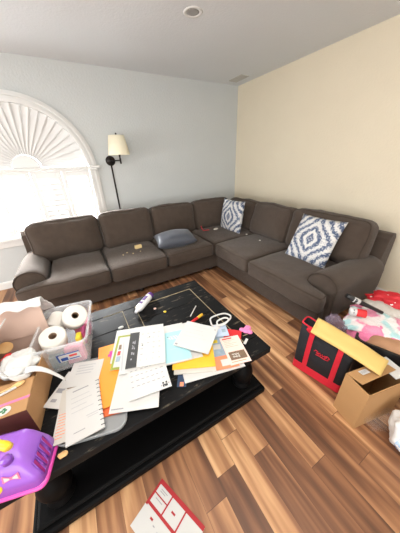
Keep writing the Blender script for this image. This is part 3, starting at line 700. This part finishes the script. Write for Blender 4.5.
# ------------------------------------------------------------------ clear bin with rolls
BZ = TZ
binr = R(-9)
t = thing('storage_bin', 'clear plastic bin full of toilet rolls at the table back left', 'bin', (-3.135, -2.30, BZ), binr)
b = BM()
def binwall(b, w0, d0, w1, d1, h, th):
    loft(b, [rrect(w0, d0, .03, 0), rrect(w1, d1, .035, h), rrect(w1+.012, d1+.012, .035, h), rrect(w1+.012, d1+.012, .035, h+.006), rrect(w1-2*th, d1-2*th, .03, h+.006), rrect(w0-2*th, d0-2*th, .028, th)])
binwall(b, .225, .35, .275, .41, .20, .003); obj('bin_body', b, M['clearbin'], t, False)
b = BM(); loft(b, [rrect(.279, .414, .036, .192), rrect(.296, .431, .04, .196), rrect(.296, .431, .04, .207), rrect(.270, .405, .034, .207)], cap=False); obj('bin_rim', b, M['clearbin'], t, False)
# printed label on the front wall (local -y), slightly outside the tapering wall
sl = .030/.20
def fy_(z): return -.175-z*sl-.003
b = BM()
def lab(b, u0, z0, u1, z1, off, mi): prism(b, [(u0, fy_(z0)-off, z0), (u1, fy_(z0)-off, z0), (u1, fy_(z1)-off, z1), (u0, fy_(z1)-off, z1)], (0, -.0006, 0), mi)
lab(b, -.03, .075, .085, .14, 0, 0); lab(b, -.03, .132, .085, .14, .0007, 1); lab(b, -.03, .075, -.022, .14, .0007, 1); lab(b, -.015, .082, .02, .108, .0007, 1); lab(b, .03, .105, .07, .12, .0007, 2); lab(b, .025, .082, .078, .09, .0007, 1)
obj('bin_label', b, [M['paper'], M['blueprint'], M['redprint']], t)
def world(l):
    c, s = math.cos(binr), math.sin(binr); return Vector((-3.135+l[0]*c-l[1]*s, -2.30+l[0]*s+l[1]*c, BZ+l[2]))
def roll(lab, l, axis, r=.062, hgt=.10):
    th = thing('toilet_roll', lab, 'toilet roll', world(l), group='toilet rolls in the bin')
    th.rotation_euler = Vector(axis).to_track_quat('Z', 'Y').to_euler()
    b = BM(); lathe(b, [(.020, -hgt/2), (r-.006, -hgt/2), (r, -hgt/2+.006), (r, hgt/2-.006), (r-.006, hgt/2), (.020, hgt/2)], 36, cap=False); obj('tissue_roll', b, M['roll'], th, True)
    for p in th.children[0].data.polygons: p.use_smooth = abs(p.normal.z) < .5
    b = BM(); lathe(b, [(.0205, -hgt/2), (.0205, hgt/2+.0005), (.0185, hgt/2+.0005), (.0185, -hgt/2)], 24, cap=False); lathe(b, [(.0186, -hgt/2+.02), (.001, -hgt/2+.02)], 24); obj('card_core', b, M['core'], th, True)
roll('white toilet roll in the bin with its core facing up, nearest the label', (-.045, -.10, .175), (.15, -.45, 1), .067)
roll('white toilet roll tilted highest in the bin with a grey core', (.052, .045, .200), (.25, -.75, .75), .071)
roll('white toilet roll lying at the far left side of the bin', (-.065, .10, .155), (.5, .8, .35), .06)
for l, sz, mt, lb, nm in (((.075, -.085, .11), (.03, .06, .09), 'yellowpack', 'small yellow packet wedged beside the toilet rolls in the bin', 'packet'),
                      ((.10, -.045, .115), (.018, .075, .095), 'mauve', 'mauve packet standing at the right wall of the bin', 'packet'),
                      ((.060, .11, .06), (.09, .08, .10), 'pinkpack', 'pink packet under the rolls at the back of the bin', 'packet'),
                      ((.045, -.125, .065), (.10, .05, .12), 'pinkpack', 'deep pink packet low in the bin behind its label', 'packet'),
                      ((-.06, -.125, .05), (.09, .05, .09), 'tealpack', 'grey-green packet low in the bin at its left front', 'packet')):
    x, y, z = sz; o = obj(nm, bx(-x/2, -y/2, -z/2, x/2, y/2, z/2), M[mt], None, False, world(l), (0, 0, binr), bevel=.006); tag(o, lb, 'packet')

# ------------------------------------------------------------------ big open cardboard box, left
BR = R(-7)
cbx = thing('cardboard_box', 'open brown cardboard box with dark red front on the table left end', 'box', (-3.425, -2.50, TZ), BR)
BW, BD, BH, tk = .34, .53, .165, .005
b = BM(); box(b, -BW/2, -BD/2, 0, BW/2, BD/2, tk); box(b, -BW/2, -BD/2, tk, -BW/2+tk, BD/2, BH); box(b, BW/2-tk, -BD/2, tk, BW/2, BD/2, BH); obj('box_shell', b, M['carton'], cbx)
b = bx(-BW/2+tk, BD/2-tk, tk, BW/2-tk, BD/2, BH); obj('rear_panel', b, M['cartonin'], cbx)
b = bx(-BW/2+tk, -BD/2, tk, BW/2-tk, -BD/2+tk, BH); box(b, -BW/2-.001, -BD/2-.001, 0, BW/2+.001, -BD/2, BH); obj('front_panel', b, M['cartonred'], cbx)
b = BM(); prism(b, [(-BW/2, -BD/2-.001, BH), (BW/2, -BD/2-.001, BH), (BW/2-.003, -BD/2+.17, BH+.006), (-BW/2+.003, -BD/2+.17, BH+.006)], (0, 0, .004)); fl = obj('front_flap', b, M['carton'], cbx)
b = BM()
def onflap(x0, y0, x1, y1, mi, sh=0):
    z = BH+.0045+.035*(y0); prism(b, [(x, y, BH+.0042+(y+BD/2)*.035) for x, y in ((x0, y0), (x1, y0+sh), (x1, y1+sh), (x0, y1))], (0, 0, .0006), mi)
onflap(-BW/2, -BD/2+.045, BW/2, -BD/2+.058, 0, .012)
cx, cy, r = .085, -BD/2+.028, .021
for rr_, mi, dz in ((r, 1, .0006), ):
    prism(b, [(cx+rr_*1.25*math.cos(k*math.pi/12), cy+rr_*math.sin(k*math.pi/12), BH+.0052+.001) for k in range(24)], (0, 0, .0006), mi)
for dx, dy in ((-.007, 0), (.007, 0), (0, .008), (.003, -.008)):
    prism(b, [(cx+dx+.006*math.cos(k*math.pi/5), cy+dy+.005*math.sin(k*math.pi/5), BH+.0068) for k in range(10)], (0, 0, .0006), 2)
obj('flap_print', b, [M['pinkstripe'], M['paper'], M['green']], fl)
b = BM(); prism(b, [(-BW/2, BD/2-.003, BH), (BW/2, BD/2-.003, BH), (BW/2-.006, BD/2+.03, BH+.20), (-BW/2+.006, BD/2+.03, BH+.20)], (0, -.005, 0)); obj('back_flap', b, M['cartonin'], cbx)
b = BM(); prism(b, [(-BW/2, -.06, BH), (-BW/2, BD/2-.012, BH), (-BW/2+.17, BD/2-.012, BH+.15), (-BW/2+.17, -.06, BH+.15)], (-.004, 0, .004)); sf = obj('side_flap', b, M['cartonin'], cbx)
b = BM(); prism(b, [(-BW/2+.166, -.06, BH+.148), (-BW/2+.166, BD/2-.012, BH+.148), (-BW/2+.174, BD/2-.012, BH+.155), (-BW/2+.174, -.06, BH+.155)], (-.004, 0, .005)); obj('white_edge', b, M['paper'], sf)
def boxw(l):
    c, s = math.cos(BR), math.sin(BR); return Vector((-3.425+l[0]*c-l[1]*s, -2.50+l[0]*s+l[1]*c, TZ+l[2]))
# crumpled sheets: a lumpy blob of film
def lump(name, label, cat, mt, c, sz, seed, amp=.35, freq=3.2, rz=0, sub=4, sharp=True, flat=0, group=None):
    b = BM(); bmesh.ops.create_icosphere(b, subdivisions=sub, radius=1)
    for v in b.verts:
        d = v.co.normalized(); k = 1+amp*nz(d, freq, seed)
        if sharp: k -= amp*.7*abs(nz(d, freq*2.3, seed+5))
        p = d*k; 
        if flat and p.z < -flat: p.z = -flat
        v.co = Vector((p.x*sz[0], p.y*sz[1], p.z*sz[2]))
    o = obj(name, b, mt, None, True, c, (0, 0, rz)); return tag(o, label, cat, group)
def drape(name, label, cat, mt, pts_fn, nu, nv, th=.004, sub=0):
    b = BM(); g = [[b.verts.new(pts_fn(i/nu, j/nv)) for j in range(nv+1)] for i in range(nu+1)]
    for i in range(nu):
        for j in range(nv): b.faces.new((g[i][j], g[i+1][j], g[i+1][j+1], g[i][j+1]))
    o = obj(name, b, mt, None, True)
    md = o.modifiers.new('solid', 'SOLIDIFY'); md.thickness = th
    return tag(o, label, cat)
def f(u, v):
    # white tissue hung over the raised back flap
    s = (v-.2)*.34; x = -.26+.44*u
    wob = nz((u*3, v*3, 0), 1.6, 2)*.03
    z = BH+.207-max(0, abs(s)-.02)*.7+.035*max(0, nz((u*4, v*3, 2), 1.3, 9))
    y = BD/2+.03+s*.62+.02*nz((u*5, v*4, 1), 1, 3)
    return boxw((x, y, z+.004+abs(wob)))
drape('tissue_paper', 'white tissue paper draped over the raised back flap of the cardboard box', 'tissue paper', M['tissue'], f, 28, 18)
lump('plastic_bag', 'crumpled cloudy plastic bag with green print inside the cardboard box', 'bag', M['wrapw'], boxw((.075, .03, .165)), (.085, .085, .06), 3, .22, 2.2)
for dx, dy, dz in ((.05, -.03, .225), (.09, -.06, .220), (.115, -.01, .226)):
    pass
def f(u, v):
    a = u*math.pi*1.15; return boxw((-.06+.20*u+.01*math.sin(v*3), -.075+.035*math.sin(u*6)+(v-.5)*.045*math.cos(a*.5), BH+.03+.05*math.sin(u*math.pi)+.035*v*math.cos(u*4)))
drape('paper_strip', 'curled white paper strip lying across the front flap of the cardboard box', 'paper strip', M['tissue'], f, 24, 6, .002)
def f(u, v):
    return boxw((.13+.15*u, -.075-.03*u+(v-.5)*.035*(1-.7*u), BH+.035+.02*math.sin(u*3)-.11*u*u*1.05+.008*v))
drape('paper_strip', 'white paper strip hanging off the right edge of the cardboard box', 'paper strip', M['tissue'], f, 16, 4, .002)
b = BM(); lathe(b, [(.0, 0), (.03, .002), (.036, .006), (.034, .009), (0, .007)], 18); t = obj('tape_roll_lid', b, M['woodspoon'], None, True, (-3.44, -2.30, .625), (.45, .3, 0)); tag(t, 'round tan wooden disc inside the cardboard box', 'disc')
b = BM(); prism(b, [(0, 0, 0), (.03, .022, .004), (.05, .012, .008), (.045, -.018, 0), (.012, -.022, 0)], (0, 0, .006)); t = obj('red_tag', b, M['redcard'], None, False, (-3.435, -2.42, .638), (.3, .1, .4)); tag(t, 'small red tag beside the cloudy plastic bag in the cardboard box', 'tag')
def spoon(lab, l, rz):
    b = BM(); pts = [(-.13, 0, .004), (-.05, 0, .004), (.03, 0, .004), (.045, 0, .005), (.06, 0, .006), (.075, 0, .005), (.083, 0, .004)]
    rad = [.005, .0045, .005, .012, .016, .012, .003]
    tube(b, pts, rad, 10)
    for v in b.verts: v.co.z = .004+(v.co.z-.005)*.45
    o = obj('wooden_spoon', b, M['woodspoon'], None, True, boxw(l), (R(2), 0, rz)); tag(o, lab, 'spoon', 'wooden spoons')
spoon('pale wooden spoon lying on the box flap behind the white stick', (.055, -BD/2+.128, BH+.012), BR+R(14))
b = BM(); tube(b, [(-.16, 0, .004), (.0, 0, .004), (.10, 0, .004)], [.004, .004, .006], 8); o = obj('white_stick', b, M['tissue'], None, True, boxw((.01, -BD/2+.10, BH+.0095)), (0, 0, BR+R(18))); tag(o, 'thin white stick lying beside the wooden spoon on the box flap', 'stick')

# ------------------------------------------------------------------ purple toy carrier
CR_ = R(-15)
car = thing('toy_carrier', 'purple plastic toy carrier with yellow handle at the table front left corner', 'toy', (-3.365, -2.905, TZ), CR_)
def crr(w0, d0, r, z): return rrect(w0, d0, r, z, 5)
CW, CDp = .27, .165
def fry(z): return -CDp/2+(z-.014)*.27
b = BM(); loft(b, [crr(CW+.012, CDp+.012, .03, 0), crr(CW+.016, CDp+.016, .032, .008), crr(CW+.004, CDp+.004, .03, .016)]); obj('pink_rim', b, M['pinkpl'], car, True)
# shell with slot openings in the right end: loft around but right end made of slats
b = BM(); sh = lambda q, dx, dy: [(x+dx, y+dy, z) for x, y, z in q]; rings = [crr(CW, CDp, .03, .014), sh(crr(CW-.014, CDp-.012, .03, .06), -.005, .005), sh(crr(CW-.044, CDp-.034, .03, .115), -.019, .013), sh(crr(CW-.062, CDp-.052, .03, .138), -.026, .018), sh(crr(CW-.095, CDp-.085, .025, .150), -.03, .02)]
loft(b, rings); obj('carrier_shell', b, M['purple'], car, True)
# slots on the right end: magenta recess panels framed by raised purple ribs
def endx(z): return CW/2+.0012-(z-.014)*(.245 if z < .062 else .33)
b = BM(); b2 = BM()
for k in range(4):
    y = -.055+k*.026
    for zz0, zz1 in ((.036, .098),):
        sh = .014
        prism(b, [(endx(zz0)+.001, y, zz0), (endx(zz0)+.001, y+.015, zz0), (endx(zz1)+.001, y+.015+sh, zz1), (endx(zz1)+.001, y+sh, zz1)], (.0008, 0, 0))
        pts = [(endx(zz0)+.0015, y, zz0), (endx(zz0)+.0015, y+.015, zz0), (endx(zz1)+.0015, y+.015+sh, zz1), (endx(zz1)+.0015, y+sh, zz1)]
        tube(b2, pts, .0022, 6, True)
obj('slot_opening', b, M['magpl'], car); obj('slot_frame', b2, M['purpled'], car, True)
# handle on top, pivot knob, heart window on the front
b = BM(); tube(b, [(-.10, .02, .142), (-.10, .01, .165), (-.085, .0, .178), (-.04, -.005, .182), (.0, -.005, .176), (.02, -.008, .162), (.03, -.01, .142)], .016, 10); [setattr(v.co, 'y', v.co.y+.02) for v in b.verts]; obj('handle', b, M['yellowpl'], car, True)
b = BM(); rings = [[(.045+.017*math.cos(a*math.pi/10), -.035+.017*math.sin(a*math.pi/10), zz) for a in range(20)] for zz in (.143, .158, .162)]; loft(b, rings); obj('pivot_knob', b, M['purpled'], car, True)
b = BM()
hp = []
for k in range(26):
    a = 2*math.pi*k/26; hx = .034*math.sin(a)**3; hz = .0021*(13*math.cos(a)-5*math.cos(2*a)-2*math.cos(3*a)-math.cos(4*a))
    hp.append((-.03+hx*1.25-.005, fry(.05+hz*.8)-.002, .05+hz*.8))
tube(b, hp, .005, 8, True); obj('heart_ring', b, M['yellowpl'], car, True)
b = BM(); prism(b, [(x, y+.001, z) for x, y, z in hp], (0, -.0015, 0)); obj('heart_window', b, M['pinkpl'], car)
b = BM()
def onf(pts, off, mi): prism(b, [(x, fry(z)-off, z) for x, z in pts], (0, -.0006, 0), mi)
bc, bz_ = .045, .088
onf([(bc-.026, bz_+.016), (bc-.004, bz_+.005), (bc+.004, bz_+.005), (bc+.026, bz_+.016), (bc+.028, bz_-.014), (bc+.005, bz_-.006), (bc-.005, bz_-.006), (bc-.028, bz_-.014)], .001, 0)
onf([(bc-.021, bz_+.010), (bc-.005, bz_+.002), (bc-.005, bz_-.003), (bc-.022, bz_-.008)], .0018, 1); onf([(bc+.021, bz_+.010), (bc+.005, bz_+.002), (bc+.005, bz_-.003), (bc+.022, bz_-.008)], .0018, 1)
obj('bow_sticker', b, [M['pinkstripe'], M['paper']], car)
# little bronze charm hanging at the table edge is a crumb of foil on the tabletop
b = BM(); bmesh.ops.create_icosphere(b, subdivisions=2, radius=.018)
for v in b.verts: v.co *= 1+.5*nz(v.co, 60, 2)
t = obj('foil_scrap', b, M['woodspoon'], None, True, (-3.195, -2.945, TZ+.010)); t.scale = (1, .8, .5); tag(t, 'crumpled tan scrap on the tabletop beside the purple toy carrier', 'scrap')

# ------------------------------------------------------------------ red and white card on the floor
o = sheet('printed_card', 'red and white printed card lying on the floor in front of the table', 'card', (-2.895, -3.225), .29, .21, -67, .0005, M['paper'],
  [(.0, .0, 1, .09, M['cardred']), (.0, .09, .04, .55, M['cardred']), (.04, .46, 1, .52, M['cardred']), (.32, .09, .345, .46, M['cardred']), (.63, .09, .655, .46, M['cardred']), (.04, .26, .32, .285, M['cardred']),
   (.10, .14, .25, .155, INK), (.10, .18, .22, .195, INK), (.10, .33, .25, .345, INK), (.44, .26, .52, .30, M['cardred']), (.2, .62, .26, .66, M['cardred']), (.3, .68, .34, .70, INK), (.4, .7, .55, .715, FINK), (.4, .76, .6, .775, FINK)], th=.0012, wave=.001)

# ------------------------------------------------------------------ black and red tote bag
bagr = math.atan2(-.30, .075)
tb = thing('tote_bag', 'black tote bag with red trim and red straps standing on the floor', 'bag', (-1.56, -3.085, 0), math.atan2(-.315, .07)+0)
# local x runs along the bag (away from the sofa), local -y is the visible face
TW, TD0, TD1, TH = .345, .15, .10, .435
def sag(x, z): return .085*max(0, min(1, (x+.06)/.2))*max(0, min(1, (z-.3)/.16))
def ring(wd, dp, z, ox=0, n=4):
    return [(x+ox, y, z) for x, y, _ in rrect(wd, dp, .022, 0, n)]
b = BM(); loft(b, [ring(TW, TD0, .075), ring(TW, TD0, .2), ring(TW+.005, TD0-.01, .34), ring(TW+.01, TD1, TH), ring(TW, TD1-.012, TH), ring(TW-.01, TD0-.02, .10)]); [setattr(v.co, 'z', v.co.z-sag(v.co.x, v.co.z)) for v in b.verts]; obj('bag_body', b, M['blackfab'], tb, True)
b = BM(); loft(b, [ring(TW-.01, TD0-.01, 0), ring(TW+.004, TD0+.004, .008), ring(TW+.004, TD0+.004, .08), ring(TW, TD0, .082)]); obj('bottom_band', b, M['redfab'], tb, False)
b = BM(); tube(b, [(x, y, z-sag(x, z)) for x, y, z in ring(TW+.01, TD1-.004, TH)], .006, 6, True); obj('rim_trim', b, M['redfab'], tb, True)
def fyb(z):
    pts = [(0, TD0/2), (.2, TD0/2), (.34, (TD0-.01)/2), (TH, TD1/2)]
    for (a, p), (c, q) in zip(pts, pts[1:]):
        if z <= c: return -(p+(q-p)*(z-a)/(c-a))
    return -TD1/2
def strap(x, wd=.033):
    b = BM(); zs = [.07, .14, .2, .27, .34, .40 if x < 0 else .385]
    rings = [[(x-wd/2, fyb(z)-.0015, z), (x+wd/2, fyb(z)-.0015, z), (x+wd/2, fyb(z)-.006, z), (x-wd/2, fyb(z)-.006, z)] for z in zs]; loft(b, rings); return b
for x in (-.085, .105): obj('strap', strap(x), M['redfab'], tb)
# drooping handle: loops from the straps' tops
def handle(xa, xb):
    b = BM(); P_ = []
    for k in range(15):
        u = k/14; P_.append((xa+(xb-xa)*u, -.055-.010*math.sin(math.pi*u)-.012, .40+.105*math.sin(math.pi*u)**.6))
    rings = [[(x, y-.003, z-.014), (x, y+.003, z-.014), (x, y+.003, z+.014), (x, y-.003, z+.014)] for x, y, z in P_]
    loft(b, rings); return b
def short_handle(x, dx):
    b = BM(); P_ = []
    for k in range(10):
        u = k/9; a = u*math.pi*.9; P_.append(Vector((x-dx*math.sin(a)*.9, fyb(.40)-.006-.012*math.sin(a), .385+.065*u)))
    rings = [[(p.x-.016, p.y-.0025, p.z), (p.x+.016, p.y-.0025, p.z), (p.x+.016, p.y+.0025, p.z), (p.x-.016, p.y+.0025, p.z)] for p in P_]
    loft(b, rings); return b
obj('handle', short_handle(-.085, .03), M['redfab'], tb)
# red scripted emblem
b = BM()
def sc(pts, r=.0032): tube(b, [(x, fyb(z)-.002, z) for x, z in pts], r, 6)
ez = .255
sc([(-.045, ez+.008), (-.035, ez+.022), (-.02, ez+.018), (-.028, ez+.002), (-.01, ez-.002)], .004); sc([(-.02, ez+.002), (-.005, ez+.015), (.0, ez-.004), (.012, ez+.014), (.014, ez-.004), (.026, ez+.012), (.03, ez-.006), (.042, ez+.008)], .0045)
sc([(.03, ez+.01), (.045, ez+.018), (.06, ez+.008), (.05, ez-.006)], .0035); sc([(-.03, ez-.016), (.0, ez-.012), (.03, ez-.018), (.055, ez-.012)], .003)
obj('script_emblem', b, M['redfab'], tb, True)

# ------------------------------------------------------------------ open narrow cardboard box, right
pb_ = thing('shipping_box', 'open tan shipping box on the floor in front of the tote bag', 'box', (-1.715, -3.371, 0), R(-13))
# local x runs away from the camera side, local y across
PWd, PLn, PH, tk = .152, .325, .33, .004
b = BM(); box(b, 0, -PWd/2, 0, PLn, PWd/2, tk); box(b, 0, -PWd/2, tk, tk, PWd/2, PH); box(b, PLn-tk, -PWd/2, tk, PLn, PWd/2, PH); box(b, tk, -PWd/2, tk, PLn-tk, -PWd/2+tk, PH); box(b, tk, PWd/2-tk, tk, PLn-tk, PWd/2, PH)
obj('box_shell', b, M['carton2'], pb_)
b = BM(); prism(b, [(.0, PWd/2-.003, PH), (PLn*.9, PWd/2-.003, PH), (PLn*.9, PWd/2-.085, PH+.012), (.012, PWd/2-.095, PH+.012)], (0, 0, .004)); fl = obj('box_flap', b, M['carton2'], pb_)
b = BM(); prism(b, [(.07, PWd/2-.018, PH+.0085), (.13, PWd/2-.018, PH+.0085), (.13, PWd/2-.05, PH+.0155), (.07, PWd/2-.05, PH+.0155)], (0, 0, .001), 0)
for k in range(5): prism(b, [(.078+k*.008, PWd/2-.024, PH+.0112), (.081+k*.008, PWd/2-.024, PH+.0112), (.081+k*.008, PWd/2-.042, PH+.0152), (.078+k*.008, PWd/2-.042, PH+.0152)], (0, 0, .0006), 1)
obj('shipping_label', b, [M['paper'], M['ink']], fl)

# ------------------------------------------------------------------ yellow padded envelope
P0, P1 = Vector((-1.655, -3.02, .487)), Vector((-1.535, -3.415, .392))
xd = (P1-P0).normalized(); ln = (P1-P0).length
b = BM(); nu, nv = 20, 10; wd = .135; g = {}
for s in (0, 1):
    for i in range(nu+1):
        for j in range(nv+1):
            u, v = i/nu, j/nv; e = min(1, min(u, 1-u)*12)**.5*min(1, min(v, 1-v)*6)**.5
            z = (.012*e+.004)*(1 if s else -1)+.012*math.sin(u*3.1)+.006*nz((u*3, v*2, s), 1.4, 4)
            g[s, i, j] = b.verts.new(((u-.5)*ln*(1+.04*v), (v-.5)*wd*(1-.08*u), z))
for s in (0, 1):
    for i in range(nu):
        for j in range(nv):
            q = [g[s, i, j], g[s, i+1, j], g[s, i+1, j+1], g[s, i, j+1]]; b.faces.new(q if s else q[::-1])
rim = [(i, 0) for i in range(nu)]+[(nu, j) for j in range(nv)]+[(i, nv) for i in range(nu, 0, -1)]+[(0, j) for j in range(nv, 0, -1)]
for k in range(len(rim)):
    a, c = rim[k], rim[(k+1) % len(rim)]; b.faces.new((g[0, *a], g[0, *c], g[1, *c], g[1, *a]))
o = obj('padded_envelope', b, M['mailer'], None, True)
orient(o, (P0+P1)/2+Vector((.022, .008, -.018)), xd, (.8, .25, .30)); tag(o, 'long yellow padded envelope lying across the tote bag and shipping box', 'envelope')

# ------------------------------------------------------------------ black crate with blankets behind the bag
crate = thing('black_crate', 'black plastic crate behind the tote bag heaped with blankets', 'crate', (-1.05, -3.375, 0), R(19))
def cratebm():
    b = BM(); loft(b, [rrect(.50, .50, .04, 0), rrect(.55, .57, .045, .33), rrect(.57, .59, .05, .33), rrect(.57, .59, .05, .375), rrect(.54, .56, .042, .375), rrect(.49, .49, .035, .01)]); return b
obj('crate_body', cratebm(), M['blackpl'], crate)
def heap(name, label, cat, mt, c, sx, sy, h, seed, rz, edge=.09, th=.012, amp=.035, n=34, fr=7):
    b = BM(); g = {}
    for i in range(n+1):
        for j in range(n+1):
            u, v = -1+2*i/n, -1+2*j/n
            k = 1+.14*nz((u, v, 0), 1.7, seed)
            x, y = u*sx/2*k, v*sy/2*(1+.14*nz((u, v, 3), 1.9, seed+1))
            z = h*max(0, (1-abs(u)**2.6))*max(0, (1-abs(v)**2.6))-edge*max(abs(u), abs(v))**5+amp*nz((x, y, 0), fr, seed+2)+amp*.5*abs(nz((x, y, 0), fr*2.4, seed+3))
            g[i, j] = b.verts.new((x, y, z))
    for i in range(n):
        for j in range(n): b.faces.new((g[i, j], g[i+1, j], g[i+1, j+1], g[i, j+1]))
    o = obj(name, b, mt, None, True, c, (0, 0, rz)); md = o.modifiers.new('solid', 'SOLIDIFY'); md.thickness = th
    return tag(o, label, cat)
heap('paper_bag', 'crumpled brown paper bag at the crate front under the pink blanket', 'paper bag', M['brownbag'], (-1.245, -3.385, .36), .15, .36, .04, 3, R(19), .03, .006, .02)
heap('fleece_blanket', 'pink fluffy fleece blanket heaped in the black crate', 'blanket', M['pinkfleece'], (-1.05, -3.30, .355), .54, .56, .055, 5, R(24), .06, .012, .03)
heap('fleece_throw', 'white and aqua patterned fleece lying folded over the pink blanket', 'blanket', blanket_mat(), (-1.12, -3.26, .405), .34, .52, .035, 8, R(20), .03, .016, .03)
heap('grey_cloth', 'silver grey fuzzy cloth behind the white and aqua fleece', 'cloth', M['silver'], (-.95, -3.20, .43), .16, .34, .03, 12, R(20), .03, .012, .025)
o = lump('gift_sack', 'crumpled red cloth sack with white print on top of the crate', 'sack', M['redglit'], (-.86, -3.17, .455), (.10, .16, .075), 6, .35, 2.4, R(15))
b = BM(); tube(b, [(-.01, .02, .03), (.03, -.03, .0), (.09, -.09, -.035), (.17, -.17, -.085)], [.019, .021, .016, .013], 10)
tube(b, [(.075, -.075, -.04), (.10, -.04, -.06)], .007, 8)
t = thing('folding_umbrella', 'black umbrella handle with white tag poking up between sofa arm and crate', 'umbrella', (-1.26, -3.02, .55))
obj('umbrella_handle', b, M['blackpl'], t, True)
b = BM(); tube(b, [(.020, -.017, .007), (.05, -.05, -.012)], .0215, 10); obj('white_tag', b, M['paper'], t, True)
t = thing('candy_tube', 'red wrapped tube with a white end lying on the blankets by the umbrella', 'tube', (-1.22, -3.09, .455), rot=(R(90), 0, R(215)))
b = BM(); lathe(b, [(.028, -.05), (.030, -.045), (.030, .045), (.028, .05)], 18); obj('tube_body', b, M['redcard'], t, True)
b = BM(); lathe(b, [(.0305, .012), (.031, .014), (.031, .048), (.026, .056), (.0, .058)][:4], 18); obj('white_end', b, M['paper'], t, True)
b = BM(); 
for a in (.3, 1.0): bmesh.ops.translate(b, verts=bmesh.ops.create_icosphere(b, subdivisions=1, radius=.005)['verts'], vec=(.031*math.cos(a), .031*math.sin(a), .032))
obj('dark_dots', b, M['dink'], t, True)
lump('plastic_bag', 'clear plastic bag with purple print between the tote bag and the crate', 'bag', M['wrapp'], (-1.42, -3.05, .36), (.05, .08, .12), 9, .35)
# bags at the right edge
o = lump('plastic_bag', 'white plastic bag with blue print on the floor right of the shipping box', 'bag', M['bagwhite'], (-1.575, -3.655, .115), (.13, .11, .125), 15, .28, 2.2, .3, flat=.9)
b = BM()
def patch(b, az, el, sa, se, mi):
    gr = {}
    for i in range(7):
        for j in range(7):
            a = R(az+sa*(i/6-.5)); e = R(el+se*(j/6-.5)); d = Vector((math.cos(a)*math.cos(e), math.sin(a)*math.cos(e), math.sin(e)))
            kk = 1+.28*nz(d, 2.2, 15)-.28*.7*abs(nz(d, 2.2*2.3, 20)); p = d*kk*1.015; gr[i, j] = b.verts.new((p.x*.13, p.y*.11, p.z*.125))
    for i in range(6):
        for j in range(6): b.faces.new((gr[i, j], gr[i+1, j], gr[i+1, j+1], gr[i, j+1])).material_index = mi
patch(b, 165, -28, 60, 22, 0); patch(b, 165, 20, 50, 40, 1); patch(b, 140, 62, 90, 22, 0)
obj('blue_print', b, [M['bagblue'], M['bagpale']], o, True)
lump('plastic_wrap', 'clear crumpled plastic wrap on the floor between the shipping box and white bag', 'wrap', M['wrap'], (-1.56, -3.53, .06), (.14, .05, .075), 18, .25, 2.2, R(-20), sub=3, flat=.75)

o = sheet('folded_papers', 'white folded papers lying on the far end of the shipping box', 'papers', (-1.43, -3.42), .10, .14, -16, .332, M['paper'], th=.006, wave=.002)
